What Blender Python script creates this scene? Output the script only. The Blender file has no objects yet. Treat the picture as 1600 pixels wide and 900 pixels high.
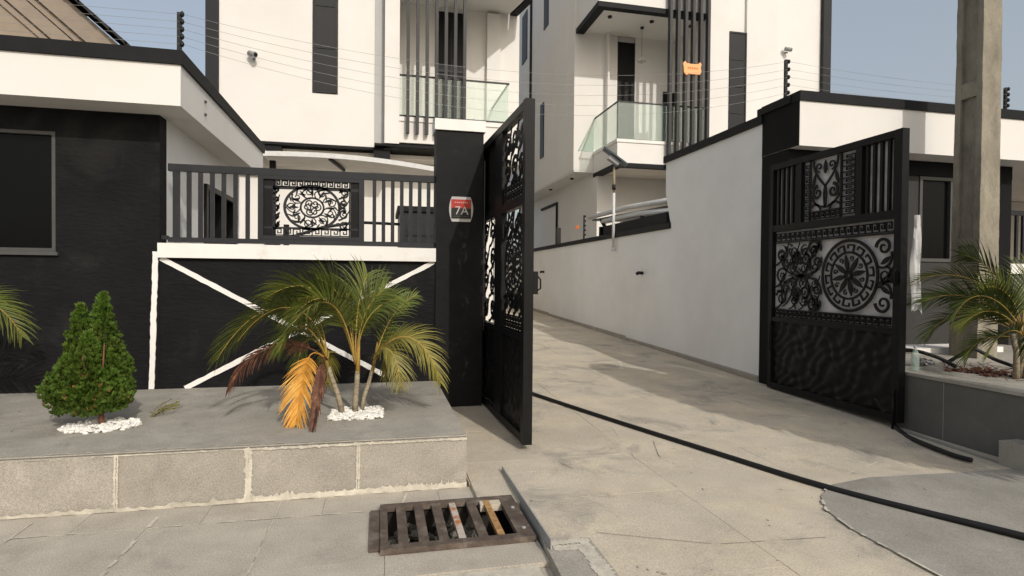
import bpy, bmesh, math, random
from mathutils import Vector, Matrix, noise
rnd = random.Random(7)
PI = math.pi
rad = math.radians
SC = bpy.context.scene
COL = SC.collection

# ------------------------------------------------------------------ camera
cam_d = bpy.data.cameras.new('camera')
cam = bpy.data.objects.new('camera', cam_d)
COL.objects.link(cam)
SC.camera = cam
cam_d.sensor_width = 36.0
cam_d.lens = 913.3 * 36.0 / 1600.0
cam_d.clip_start = 0.05
cam_d.clip_end = 3000
_r = Vector((0.97521599, -0.22107413, 0.00894426))
_d = Vector((0.00538004, -0.01671918, -0.99984575))
_f = Vector((0.22118957, 0.97511368, -0.01511542))
M = Matrix(((_r.x, -_d.x, -_f.x, 0), (_r.y, -_d.y, -_f.y, 0), (_r.z, -_d.z, -_f.z, 1.55), (0, 0, 0, 1)))
cam.matrix_world = M

# ------------------------------------------------------------------ light
SUN_AZ, SUN_EL = rad(15.0), rad(34.0)      # az measured from -Y towards +X
world = bpy.data.worlds.new('World')
SC.world = world
world.use_nodes = True
wn = world.node_tree.nodes
wl = world.node_tree.links
for n in list(wn):
    wn.remove(n)
sky = wn.new('ShaderNodeTexSky')
sky.sky_type = 'NISHITA'
sky.sun_disc = False
sky.sun_elevation = SUN_EL
sky.sun_rotation = PI - SUN_AZ            # rotation 0 = +Y, clockwise towards +X
sky.air_density = 1.2
sky.dust_density = 5.0
sky.ozone_density = 1.5
bg = wn.new('ShaderNodeBackground')
bg.inputs['Strength'].default_value = 0.145
wo = wn.new('ShaderNodeOutputWorld')
hz = wn.new('ShaderNodeMix')               # pale haze veil over the whole sky
hz.data_type = 'RGBA'
hz.inputs[0].default_value = 0.42
hz.inputs[7].default_value = (3.75, 3.75, 3.65, 1)
wl.new(sky.outputs[0], hz.inputs[6])
wl.new(hz.outputs[2], bg.inputs[0])
wl.new(bg.outputs[0], wo.inputs[0])
sun_d = bpy.data.lights.new('sun', 'SUN')
sun_d.energy = 2.0
sun_d.angle = rad(0.6)
sun_d.color = (1.0, 0.965, 0.91)
sun = bpy.data.objects.new('sun', sun_d)
COL.objects.link(sun)
sd = Vector((math.sin(SUN_AZ) * math.cos(SUN_EL), -math.cos(SUN_AZ) * math.cos(SUN_EL), math.sin(SUN_EL)))
sun.rotation_euler = sd.to_track_quat('Z', 'Y').to_euler()
sun.location = sd * 60
SC.view_settings.view_transform = 'Standard'
SC.view_settings.look = 'None'
SC.view_settings.exposure = 0.07
SC.view_settings.gamma = 1.0
SC.view_settings.use_curve_mapping = False

# ------------------------------------------------------------------ materials
def mat(name, col, rough=0.7, metal=0.0, var=0.12, vscale=3.0, bump=0.0, bscale=40.0, spec=0.3,
        stain=None, stain_scale=1.2, stain_lo=0.55, stain_hi=0.75, isl=0.0, objr=0.0, speck=0.0, speck_scale=180.0,
        wave=0.0, wave_scale=30.0, stretch=(1, 1, 1), bdist=0.01, stain2=None, s2_scale=0.9, s2_lo=0.52, s2_hi=0.66, s2_amt=0.8):
    m = bpy.data.materials.new(name)
    m.use_nodes = True
    nt = m.node_tree
    N, L = nt.nodes, nt.links
    b = N['Principled BSDF']
    b.inputs['Roughness'].default_value = rough
    b.inputs['Metallic'].default_value = metal
    b.inputs['Specular IOR Level'].default_value = spec
    geo = N.new('ShaderNodeNewGeometry')
    mp = N.new('ShaderNodeMapping')
    mp.inputs['Scale'].default_value = stretch
    L.new(geo.outputs['Position'], mp.inputs[0])
    P = mp.outputs[0]
    def noise_n(scale, detail=5, rough_=0.6):
        n = N.new('ShaderNodeTexNoise')
        n.inputs['Scale'].default_value = scale
        n.inputs['Detail'].default_value = detail
        n.inputs['Roughness'].default_value = rough_
        L.new(P, n.inputs['Vector'])
        return n.outputs['Fac']
    def rng(v, lo, hi, a, c):
        r = N.new('ShaderNodeMapRange')
        r.inputs[1].default_value = lo
        r.inputs[2].default_value = hi
        r.inputs[3].default_value = a
        r.inputs[4].default_value = c
        L.new(v, r.inputs[0])
        return r.outputs[0]
    def mul(a, c):
        x = N.new('ShaderNodeMath')
        x.operation = 'MULTIPLY'
        L.new(a, x.inputs[0])
        L.new(c, x.inputs[1])
        return x.outputs[0]
    f = rng(noise_n(vscale), 0.3, 0.7, 1 - var, 1 + var)
    if speck:
        f = mul(f, rng(noise_n(speck_scale, 2, 0.7), 0.3, 0.7, 1 - speck, 1 + speck))
    if isl:
        f = mul(f, rng(geo.outputs['Random Per Island'], 0, 1, 1 - isl, 1 + isl))
    if objr:
        oi = N.new('ShaderNodeObjectInfo')
        f = mul(f, rng(oi.outputs['Random'], 0, 1, 1 - objr, 1 + objr))
    mx = N.new('ShaderNodeMix')
    mx.data_type = 'RGBA'
    mx.blend_type = 'MIX'
    mx.inputs[6].default_value = (*col, 1)
    mx.inputs[7].default_value = (*(stain if stain else col), 1)
    if stain:
        L.new(rng(noise_n(stain_scale, 8, 0.65), stain_lo, stain_hi, 0, 1), mx.inputs[0])
    else:
        mx.inputs[0].default_value = 0
    colout = mx.outputs[2]
    if stain2:
        m2 = N.new('ShaderNodeMix')
        m2.data_type = 'RGBA'
        m2.inputs[7].default_value = (*stain2, 1)
        L.new(colout, m2.inputs[6])
        n2 = N.new('ShaderNodeTexNoise')
        n2.inputs['Scale'].default_value = s2_scale
        n2.inputs['Detail'].default_value = 9
        n2.inputs['Roughness'].default_value = 0.68
        n2.inputs['Distortion'].default_value = 0.6
        off = N.new('ShaderNodeVectorMath')
        off.operation = 'ADD'
        off.inputs[1].default_value = (31.7, 12.3, 5.1)
        L.new(P, off.inputs[0])
        L.new(off.outputs[0], n2.inputs['Vector'])
        L.new(rng(n2.outputs['Fac'], s2_lo, s2_hi, 0, s2_amt), m2.inputs[0])
        colout = m2.outputs[2]
    vm = N.new('ShaderNodeVectorMath')
    vm.operation = 'SCALE'
    L.new(colout, vm.inputs[0])
    L.new(f, vm.inputs['Scale'])
    L.new(vm.outputs[0], b.inputs['Base Color'])
    if bump or wave:
        bp = N.new('ShaderNodeBump')
        bp.inputs['Strength'].default_value = max(bump, wave)
        bp.inputs['Distance'].default_value = bdist
        if wave:
            w = N.new('ShaderNodeTexNoise')
            w.inputs['Scale'].default_value = wave_scale
            w.inputs['Detail'].default_value = 4
            mp2 = N.new('ShaderNodeMapping')
            mp2.inputs['Scale'].default_value = (0.36, 0.36, 1.0)
            L.new(geo.outputs['Position'], mp2.inputs[0])
            L.new(mp2.outputs[0], w.inputs['Vector'])
            L.new(w.outputs['Fac'], bp.inputs['Height'])
        else:
            L.new(noise_n(bscale, 6), bp.inputs['Height'])
        L.new(bp.outputs[0], b.inputs['Normal'])
    return m

def glass(name, tint, refl=0.12):
    m = bpy.data.materials.new(name)
    m.use_nodes = True
    N, L = m.node_tree.nodes, m.node_tree.links
    for n in list(N):
        N.remove(n)
    t = N.new('ShaderNodeBsdfTransparent')
    t.inputs[0].default_value = (*tint, 1)
    g = N.new('ShaderNodeBsdfGlossy')
    g.inputs['Roughness'].default_value = 0.03
    d = N.new('ShaderNodeBsdfDiffuse')
    d.inputs[0].default_value = (0.55, 0.68, 0.62, 1)
    m1 = N.new('ShaderNodeMixShader')
    m1.inputs[0].default_value = 0.05
    L.new(t.outputs[0], m1.inputs[1])
    L.new(g.outputs[0], m1.inputs[2])
    m2 = N.new('ShaderNodeMixShader')
    m2.inputs[0].default_value = refl
    L.new(m1.outputs[0], m2.inputs[1])
    L.new(d.outputs[0], m2.inputs[2])
    o = N.new('ShaderNodeOutputMaterial')
    L.new(m2.outputs[0], o.inputs[0])
    return m

def emit(name, col, s):
    m = bpy.data.materials.new(name)
    m.use_nodes = True
    b = m.node_tree.nodes['Principled BSDF']
    b.inputs['Base Color'].default_value = (col[0] * 0.25, col[1] * 0.2, col[2] * 0.2, 1)
    b.inputs['Emission Color'].default_value = (*col, 1)
    b.inputs['Emission Strength'].default_value = s
    return m

WHITE = mat('white_wall_paint', (0.745, 0.725, 0.69), 0.75, var=0.03, vscale=0.8, bump=0.12, bscale=60, stain=(0.72, 0.69, 0.63), stain_scale=0.7, stain_lo=0.5, stain_hi=0.8, bdist=0.004)
WHITE2 = mat('white_boundary_paint', (0.85, 0.845, 0.82), 0.8, var=0.04, vscale=1.2, bump=0.25, bscale=30, stain=(0.79, 0.775, 0.74), stain_scale=0.9, stain_lo=0.48, stain_hi=0.78, bdist=0.006)
TRIM = mat('white_trim_paint', (0.80, 0.78, 0.74), 0.6, var=0.05, vscale=4, bump=0.2, bscale=50, stain=(0.6, 0.57, 0.5), stain_scale=3, stain_lo=0.58, stain_hi=0.8, bdist=0.004)
BLACKW = mat('black_textured_wall', (0.010, 0.010, 0.011), 0.75, var=0.22, vscale=2.0, wave=0.7, wave_scale=34, spec=0.12, bdist=0.014, stain2=(0.020, 0.0195, 0.0185), s2_scale=1.6, s2_amt=0.8)
BLACKP = mat('black_wall_paint', (0.009, 0.009, 0.0095), 0.7, var=0.15, vscale=3, bump=0.3, bscale=50, spec=0.12)
BLACKPIL = mat('black_pillar_paint', (0.009, 0.009, 0.0095), 0.6, var=0.25, vscale=6, bump=0.4, bscale=30, spec=0.15, stain=(0.025, 0.025, 0.025), stain_scale=7, stain_lo=0.6, stain_hi=0.8, bdist=0.004)
CAP = mat('black_cap_paint', (0.013, 0.0135, 0.0145), 0.6, var=0.15, vscale=4, bump=0.15, bscale=40, spec=0.15)
GATE = mat('black_gate_steel', (0.0085, 0.0085, 0.009), 0.45, metal=0.0, var=0.2, vscale=9, bump=0.1, bscale=90, spec=0.16, bdist=0.003)
RAILM = mat('dark_grey_railing_steel', (0.026, 0.027, 0.030), 0.5, var=0.15, vscale=8, spec=0.2)
SLATM = mat('dark_grey_slat', (0.048, 0.048, 0.048), 0.5, var=0.06, vscale=3, spec=0.2)
PANELM = mat('dark_grey_window_panel', (0.022, 0.0225, 0.024), 0.45, var=0.08, vscale=3, spec=0.2)
GREYW = mat('grey_wall_paint', (0.040, 0.039, 0.037), 0.75, var=0.12, vscale=2.2, bump=0.2, bscale=40)
GREYP = mat('grey_planter_paint', (0.14, 0.134, 0.12), 0.8, var=0.14, vscale=2.5, bump=0.3, bscale=35, stain=(0.19, 0.185, 0.17), stain_scale=3, stain_lo=0.6, stain_hi=0.85)
STRIPG = mat('pale_grey_paint', (0.44, 0.44, 0.425), 0.7, var=0.04)
BEIGE = mat('beige_ground_floor_wall', (0.62, 0.585, 0.53), 0.75, var=0.05, vscale=1.0)
DARKGL = mat('dark_window_glass', (0.004, 0.0045, 0.005), 0.12, var=0.1, spec=0.12)
BLACKV = mat('black_void', (0.006, 0.006, 0.006), 0.5, spec=0.2)
FRAMEG = mat('grey_window_frame', (0.075, 0.075, 0.072), 0.5, var=0.1, vscale=8)
GLASSM = glass('green_balcony_glass', (0.95, 0.985, 0.965), 0.13)
PAVE = mat('driveway_concrete', (0.50, 0.445, 0.355), 0.85, var=0.10, vscale=2.2, bump=0.35, bscale=130, stain=(0.59, 0.51, 0.375), stain_scale=1.6, stain_lo=0.45, stain_hi=0.75, objr=0.03, speck=0.20, speck_scale=95, bdist=0.005, stain2=(0.325, 0.295, 0.25), s2_scale=1.5, s2_amt=0.9)
PAVEL = mat('footpath_concrete', (0.43, 0.39, 0.325), 0.88, var=0.12, vscale=3.0, bump=0.4, bscale=150, stain=(0.50, 0.455, 0.375), stain_scale=2.2, stain_lo=0.5, stain_hi=0.8, objr=0.03, speck=0.26, speck_scale=110, bdist=0.005, stain2=(0.30, 0.275, 0.235), s2_scale=1.7, s2_amt=0.6)
SHADE_CONC = mat('shade_toned_concrete', (0.305, 0.287, 0.25), 0.88, var=0.15, vscale=2.0, bump=0.4, bscale=120, stain=(0.33, 0.31, 0.27), stain_scale=1.4, stain_lo=0.5, stain_hi=0.8, speck=0.2, speck_scale=110, bdist=0.004, stain2=(0.19, 0.18, 0.16), s2_scale=1.2, s2_amt=0.6)  # concrete grey, darkened to hold part of the shade on the apron
SCREED = mat('grey_platform_screed', (0.345, 0.322, 0.275), 0.9, var=0.14, vscale=2.4, bump=0.5, bscale=160, stain=(0.43, 0.40, 0.34), stain_scale=2.6, stain_lo=0.5, stain_hi=0.8, speck=0.24, speck_scale=120, bdist=0.005, stain2=(0.27, 0.25, 0.21), s2_scale=2.2, s2_amt=0.85)
BLOCK = mat('sandcrete_block', (0.365, 0.335, 0.285), 0.92, var=0.10, vscale=4.0, bump=0.8, bscale=170, speck=0.24, speck_scale=100, stain2=(0.30, 0.275, 0.235), s2_scale=2.5, s2_amt=0.6, stain=(0.47, 0.43, 0.37), stain_scale=3.5, stain_lo=0.55, stain_hi=0.8, objr=0.05, bdist=0.006)
MORTAR = mat('cream_mortar', (0.56, 0.52, 0.43), 0.95, var=0.18, vscale=12, bump=0.8, bscale=120, isl=0.08, stain=(0.40, 0.37, 0.31), stain_scale=14, stain_lo=0.5, stain_hi=0.75, bdist=0.006)
GROUND = mat('bare_road_ground', (0.20, 0.185, 0.165), 0.95, var=0.2, vscale=0.6, bump=0.4, bscale=60)
CONC = mat('weathered_pole_concrete', (0.27, 0.245, 0.19), 0.92, var=0.22, vscale=5, bump=0.9, bscale=28, stain=(0.17, 0.15, 0.125), stain_scale=3.5, stain_lo=0.5, stain_hi=0.72, speck=0.12, speck_scale=90, stretch=(1, 1, 0.45), bdist=0.012)
RUST = mat('brown_rusty_iron', (0.10, 0.076, 0.060), 0.85, var=0.35, vscale=14, bump=0.4, bscale=120, stain=(0.20, 0.165, 0.13), stain_scale=9, stain_lo=0.5, stain_hi=0.7)
RUSTO = mat('orange_rusted_iron', (0.40, 0.24, 0.10), 0.85, var=0.25, vscale=20, bump=0.4, bscale=120, stain=(0.22, 0.10, 0.04), stain_scale=22, stain_lo=0.5, stain_hi=0.68)
RUSTW = mat('chalky_rusted_iron', (0.45, 0.39, 0.33), 0.85, var=0.2, vscale=20, stain=(0.40, 0.16, 0.06), stain_scale=16, stain_lo=0.52, stain_hi=0.62)
STEEL = mat('dull_steel_plate', (0.33, 0.335, 0.33), 0.6, metal=0.0, var=0.2, vscale=9, bump=0.2, stain=(0.24, 0.23, 0.22), stain_scale=9, stain_lo=0.5, stain_hi=0.7)
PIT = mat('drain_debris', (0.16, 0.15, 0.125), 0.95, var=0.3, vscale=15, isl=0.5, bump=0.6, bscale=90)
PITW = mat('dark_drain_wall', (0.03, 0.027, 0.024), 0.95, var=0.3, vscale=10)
HOSE = mat('black_rubber_hose', (0.012, 0.012, 0.012), 0.55, var=0.2, vscale=10, spec=0.3)
PEB = mat('white_pebble', (0.78, 0.76, 0.71), 0.8, var=0.08, isl=0.14, vscale=30)
LEAF = mat('palm_leaf', (0.088, 0.112, 0.018), 0.5, var=0.25, vscale=5, isl=0.32, spec=0.35, stain=(0.145, 0.145, 0.026), stain_scale=4, stain_lo=0.5, stain_hi=0.75)
LEAFY = mat('yellowing_palm_leaf', (0.165, 0.150, 0.030), 0.55, var=0.25, vscale=6, isl=0.3, stain=(0.22, 0.18, 0.055), stain_scale=5, stain_lo=0.5, stain_hi=0.75)
LEAFO = mat('orange_dead_palm_leaf', (0.56, 0.26, 0.04), 0.7, var=0.2, vscale=8, isl=0.25, stain=(0.60, 0.36, 0.09), stain_scale=8, stain_lo=0.45, stain_hi=0.7)
LEAFB = mat('brown_dead_palm_leaf', (0.115, 0.048, 0.030), 0.75, var=0.3, vscale=10, isl=0.4, stain=(0.26, 0.14, 0.08), stain_scale=12, stain_lo=0.52, stain_hi=0.72)
LEAFD = mat('dark_palm_leaf', (0.060, 0.088, 0.020), 0.5, var=0.25, vscale=5, isl=0.35, spec=0.35)
STALK = mat('yellow_palm_stalk', (0.36, 0.25, 0.06), 0.6, var=0.2, vscale=9, stain=(0.30, 0.14, 0.03), stain_scale=9, stain_lo=0.5, stain_hi=0.7)
TRUNK = mat('pale_palm_stem', (0.33, 0.28, 0.20), 0.85, var=0.25, vscale=10, bump=0.5, bscale=30, stretch=(1, 1, 4), stain=(0.16, 0.12, 0.08), stain_scale=9, stain_lo=0.5, stain_hi=0.7)
THUJA = mat('conifer_foliage', (0.066, 0.118, 0.015), 0.6, var=0.2, vscale=6, isl=0.40, spec=0.2, stain=(0.105, 0.135, 0.024), stain_scale=7, stain_lo=0.5, stain_hi=0.75)
THUJAB = mat('browned_conifer_foliage', (0.20, 0.115, 0.035), 0.7, var=0.25, isl=0.4)
BARK = mat('red_brown_bark', (0.17, 0.075, 0.045), 0.85, var=0.25, vscale=14, bump=0.6, bscale=40)
TAN = mat('tan_house_wall', (0.30, 0.245, 0.19), 0.85, var=0.08)
TAND = mat('tan_bargeboard', (0.29, 0.24, 0.19), 0.8, var=0.08)
ROOFT = mat('dark_roof_tile', (0.035, 0.032, 0.030), 0.8, var=0.3, vscale=4)
PLAST = mat('white_plastic', (0.62, 0.62, 0.60), 0.45, var=0.1, vscale=10)
GREYPL = mat('grey_plastic', (0.28, 0.28, 0.28), 0.5, var=0.1)
PVBLUE = mat('solar_cell', (0.05, 0.075, 0.085), 0.25, var=0.2, vscale=20, spec=0.5)
CLOTH = mat('white_cloth', (0.66, 0.65, 0.63), 0.9, var=0.12, vscale=14, bump=0.4, bscale=30)
RED = mat('sign_red', (0.42, 0.035, 0.025), 0.4, var=0.1, vscale=20)
SIGNK = mat('sign_black', (0.012, 0.012, 0.012), 0.4)
SIGNW = mat('sign_white', (0.48, 0.47, 0.45), 0.45)
CANOPY = mat('pale_canopy_sheet', (0.66, 0.64, 0.60), 0.6, var=0.08)
BOTTLE = glass('clear_plastic', (0.9, 0.92, 0.9), 0.35)
LAMPGLOW = emit('lamp_glow', (1.0, 0.43, 0.15), 0.88)
LAMPGLOW2 = emit('lamp_filament', (0.9, 0.22, 0.03), 0.5)
GREYBACK = mat('grey_backing_sheet', (0.56, 0.54, 0.53), 0.7, var=0.25, vscale=5)
WIRE = mat('fence_wire', (0.36, 0.36, 0.35), 0.5, metal=0.3)
BLKPL = mat('black_plastic', (0.012, 0.012, 0.012), 0.5)

# ------------------------------------------------------------------ helpers
BASE = {}
def V(*a):
    return Vector(a)

class MB:
    def __init__(self):
        self.bm = bmesh.new()
    def verts(self, pts):
        return [self.bm.verts.new(p) for p in pts]
    def face(self, pts):
        try:
            return self.bm.faces.new(self.verts(pts))
        except ValueError:
            return None
    def box(self, x0, x1, y0, y1, z0, z1):
        v = self.verts([(x, y, z) for z in (z0, z1) for y in (y0, y1) for x in (x0, x1)])
        for a in ((0, 2, 3, 1), (4, 5, 7, 6), (0, 1, 5, 4), (2, 6, 7, 3), (0, 4, 6, 2), (1, 3, 7, 5)):
            self.bm.faces.new([v[i] for i in a])
        return self
    def hexa(self, p):                      # 8 points: bottom 4 ccw, top 4 ccw
        v = self.verts(p)
        for a in ((3, 2, 1, 0), (4, 5, 6, 7), (0, 1, 5, 4), (1, 2, 6, 5), (2, 3, 7, 6), (3, 0, 4, 7)):
            self.bm.faces.new([v[i] for i in a])
        return self
    def bar(self, a, b, w, h, up=V(0, 0, 1)):
        a, b = Vector(a), Vector(b)
        t = (b - a).normalized()
        s = t.cross(up)
        if s.length < 1e-5:
            s = t.cross(V(0, 1, 0))
        s.normalize()
        u = s.cross(t).normalized()
        s *= w / 2
        u *= h / 2
        return self.hexa([a - s - u, a + s - u, a + s + u, a - s + u, b - s - u, b + s - u, b + s + u, b - s + u])
    def tube(self, pts, r, seg=8, cap=True, r1=None):
        pts = [Vector(p) for p in pts]
        n = len(pts)
        rings = []
        prev = None
        for i, p in enumerate(pts):
            t = (pts[min(i + 1, n - 1)] - pts[max(i - 1, 0)]).normalized()
            if prev is None:
                ref = V(0, 0, 1) if abs(t.z) < 0.9 else V(1, 0, 0)
                s = t.cross(ref).normalized()
            else:
                s = (prev - t * prev.dot(t)).normalized()
            prev = s
            u = t.cross(s)
            rr = r if not callable(r) else r(i / max(1, n - 1))
            if r1 is not None:
                rr = r + (r1 - r) * i / max(1, n - 1)
            rings.append(self.verts([p + s * rr * math.cos(2 * PI * k / seg) + u * rr * math.sin(2 * PI * k / seg) for k in range(seg)]))
        for a, b in zip(rings, rings[1:]):
            for k in range(seg):
                f = self.bm.faces.new((a[k], a[(k + 1) % seg], b[(k + 1) % seg], b[k]))
                f.smooth = True
        if cap:
            self.bm.faces.new(list(reversed(rings[0])))
            self.bm.faces.new(rings[-1])
        return self
    def prism(self, poly, d):               # poly of 3D points, extruded by vector d
        d = Vector(d)
        a = self.verts(poly)
        b = self.verts([Vector(p) + d for p in poly])
        n = len(a)
        self.bm.faces.new(list(reversed(a)))
        self.bm.faces.new(b)
        for i in range(n):
            self.bm.faces.new((a[i], a[(i + 1) % n], b[(i + 1) % n], b[i]))
        return self
    def lathe(self, c, prof, seg=12):       # prof: (r, z) list
        c = Vector(c)
        rings = [self.verts([c + V(r * math.cos(2 * PI * k / seg), r * math.sin(2 * PI * k / seg), z) for k in range(seg)]) for r, z in prof]
        for a, b in zip(rings, rings[1:]):
            for k in range(seg):
                f = self.bm.faces.new((a[k], a[(k + 1) % seg], b[(k + 1) % seg], b[k]))
                f.smooth = True
        self.bm.faces.new(list(reversed(rings[0])))
        self.bm.faces.new(rings[-1])
        return self
    def blob(self, c, r, sq=(1, 1, 1), jit=0.25, sub=1):
        rm = bmesh.ops.create_icosphere(self.bm, subdivisions=sub, radius=1.0)
        q = Matrix.Rotation(rnd.uniform(0, 6), 3, Vector((rnd.uniform(-1, 1), rnd.uniform(-1, 1), rnd.uniform(-1, 1) + 0.01)).normalized())
        for v in rm['verts']:
            k = 1 + rnd.uniform(-jit, jit)
            p = q @ v.co
            v.co = Vector(c) + Vector((p.x * r * sq[0] * k, p.y * r * sq[1] * k, p.z * r * sq[2] * k))
        return self
    def ribbon(self, pts, w, d, o, u, v):   # flat laser-cut strip: 2D pts in plane (o,u,v), thickness vector d
        o, u, v, d = Vector(o), Vector(u), Vector(v), Vector(d)
        n = len(pts)
        P = [Vector((p[0], p[1])) for p in pts]
        lft, rgt = [], []
        for i in range(n):
            t = (P[min(i + 1, n - 1)] - P[max(i - 1, 0)])
            if t.length < 1e-7:
                t = Vector((1, 0))
            t.normalize()
            nn = Vector((-t.y, t.x))
            ww = (w(i / (n - 1)) if callable(w) else w) / 2
            lft.append(P[i] + nn * ww)
            rgt.append(P[i] - nn * ww)
        def w3(q, k):
            return o + u * q.x + v * q.y + d * k
        A = [[self.bm.verts.new(w3(q, k)) for q in L] for k in (0, 1) for L in (lft, rgt)]
        for i in range(n - 1):
            for a, b in ((A[0], A[1]), (A[3], A[2]), (A[2], A[0]), (A[1], A[3])):
                self.bm.faces.new((a[i], a[i + 1], b[i + 1], b[i]))
        for i in (0, n - 1):
            q = [A[0][i], A[1][i], A[3][i], A[2][i]]
            self.bm.faces.new(q if i == 0 else list(reversed(q)))
        return self
    def build(self, name, m, parent=None, bevel=0.0, bseg=1):
        bm = self.bm
        if bevel:
            es = [e for e in bm.edges if len(e.link_faces) == 2 and e.calc_face_angle(0) > 0.6]
            if es:
                bmesh.ops.bevel(bm, geom=es, offset=bevel, segments=bseg, affect='EDGES', clamp_overlap=True)
        bmesh.ops.recalc_face_normals(bm, faces=bm.faces[:])
        b = BASE.get(parent.name, V(0, 0, 0)) if parent else V(0, 0, 0)
        if parent and b.length:
            bmesh.ops.translate(bm, verts=bm.verts[:], vec=-b)
        me = bpy.data.meshes.new(name)
        bm.to_mesh(me)
        bm.free()
        me.materials.append(m)
        o = bpy.data.objects.new(name, me)
        COL.objects.link(o)
        if parent:
            o.parent = parent
            BASE[o.name] = b
        return o

def tag(o, label=None, cat=None, group=None, kind=None):
    if label: o['label'] = label
    if cat: o['category'] = cat
    if group: o['group'] = group
    if kind: o['kind'] = kind
    return o

def thing(name, loc, label, cat, group=None):
    o = bpy.data.objects.new(name, None)
    o.empty_display_size = 0.2
    o.location = loc
    COL.objects.link(o)
    BASE[o.name] = Vector(loc)
    return tag(o, label, cat, group)

def inst(src, loc, parent=None):            # a copy sharing mesh data, moved by loc (parent's space)
    o = src.copy()
    COL.objects.link(o)
    o.parent = parent if parent else src.parent
    o.location = Vector(src.location) + Vector(loc)
    if o.parent:
        BASE[o.name] = BASE.get(o.parent.name, V(0, 0, 0))
    return o

def B(x0, x1, y0, y1, z0, z1):
    return MB().box(x0, x1, y0, y1, z0, z1)

def text_mesh(body, size, depth, mtx):
    cu = bpy.data.curves.new('lettering', 'FONT')
    cu.body = body
    cu.size = size
    cu.extrude = depth
    cu.align_x = 'CENTER'
    cu.align_y = 'CENTER'
    t = bpy.data.objects.new('lettering_tmp', cu)
    COL.objects.link(t)
    dg = bpy.context.evaluated_depsgraph_get()
    me = bpy.data.meshes.new_from_object(t.evaluated_get(dg))
    me.transform(mtx)
    bpy.data.objects.remove(t)
    mb = MB()
    mb.bm.from_mesh(me)
    bpy.data.meshes.remove(me)
    return mb

def gz(y):                                   # driveway height
    if y < 4.3:
        return 0.03
    if y < 7.2:
        return 0.03 + 0.075 * (y - 4.3) / 2.9
    return 0.105 + 0.0275 * (y - 7.2)

# ------------------------------------------------------------------ ground and paving
HX0, HX1, HY0, HY1 = 0.035, 0.885, 3.335, 3.955      # drain opening
def holed(mb, X0, X1, Y0, Y1, z):
    mb.face([(X0, Y0, z), (X1, Y0, z), (X1, HY0, z), (X0, HY0, z)])
    mb.face([(X0, HY1, z), (X1, HY1, z), (X1, Y1, z), (X0, Y1, z)])
    mb.face([(X0, HY0, z), (HX0, HY0, z), (HX0, HY1, z), (X0, HY1, z)])
    mb.face([(HX1, HY0, z), (X1, HY0, z), (X1, HY1, z), (HX1, HY1, z)])
g = MB()
holed(g, -900, 900, -60, 1500, -0.07)
tag(g.build('ground', GROUND), kind='structure')

drv = MB()
ys = [0.2, 2.0, 3.0, 4.3, 5.6, 7.2, 10, 14, 18, 24, 34]
for a, b in zip(ys, ys[1:]):
    drv.hexa([(0.95 if b <= 4.3 else 0.66, a, gz(a) - 0.09), (5.3, a, gz(a) - 0.09), (5.3, b, gz(b) - 0.09), (0.95 if b <= 4.3 else 0.66, b, gz(b) - 0.09),
              (0.95 if b <= 4.3 else 0.66, a, gz(a) - 0.006), (5.3, a, gz(a) - 0.006), (5.3, b, gz(b) - 0.006), (0.95 if b <= 4.3 else 0.66, b, gz(b) - 0.006)])
driveway = tag(drv.build('driveway', PAVE), kind='structure')
xs = [0.96, 2.13, 3.20, 4.26, 5.29]
yy = [0.9, 1.75, 2.7, 3.86, 4.72, 5.6, 6.6, 7.7, 8.8, 10.0, 11.4]
def slab(x0, x1, y0, y1, zf, m, parent, name='paving_slab', gap=0.0012, t=0.05):
    j = [rnd.uniform(-0.0015, 0.0015) for _ in range(4)]
    a, b, c, d = x0 + gap, x1 - gap, y0 + gap, y1 - gap
    mb = MB().hexa([(a, c, zf(c) - t), (b, c, zf(c) - t), (b, d, zf(d) - t), (a, d, zf(d) - t),
                    (a, c, zf(c) + j[0]), (b, c, zf(c) + j[1]), (b, d, zf(d) + j[2]), (a, d, zf(d) + j[3])])
    return mb.build(name, m, parent)
for i in range(len(xs) - 1):
    for k in range(len(yy) - 1):
        x0, x1, y0, y1 = xs[i], xs[i + 1], yy[k], yy[k + 1]
        if y0 >= 3.86:
            if i == 0:
                x0 = 0.67
        slab(x0, x1, y0, y1, gz, PAVE, driveway)
# concrete apron on the lower right, shade painted into its dark tone, with a pale cement seam along its edges
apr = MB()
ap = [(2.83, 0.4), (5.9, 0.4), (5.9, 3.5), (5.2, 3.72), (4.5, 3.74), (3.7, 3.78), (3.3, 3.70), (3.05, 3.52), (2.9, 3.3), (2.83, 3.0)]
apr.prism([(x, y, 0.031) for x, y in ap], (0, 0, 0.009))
apron = tag(apr.build('shade_toned_apron', SHADE_CONC), kind='structure')

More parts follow.
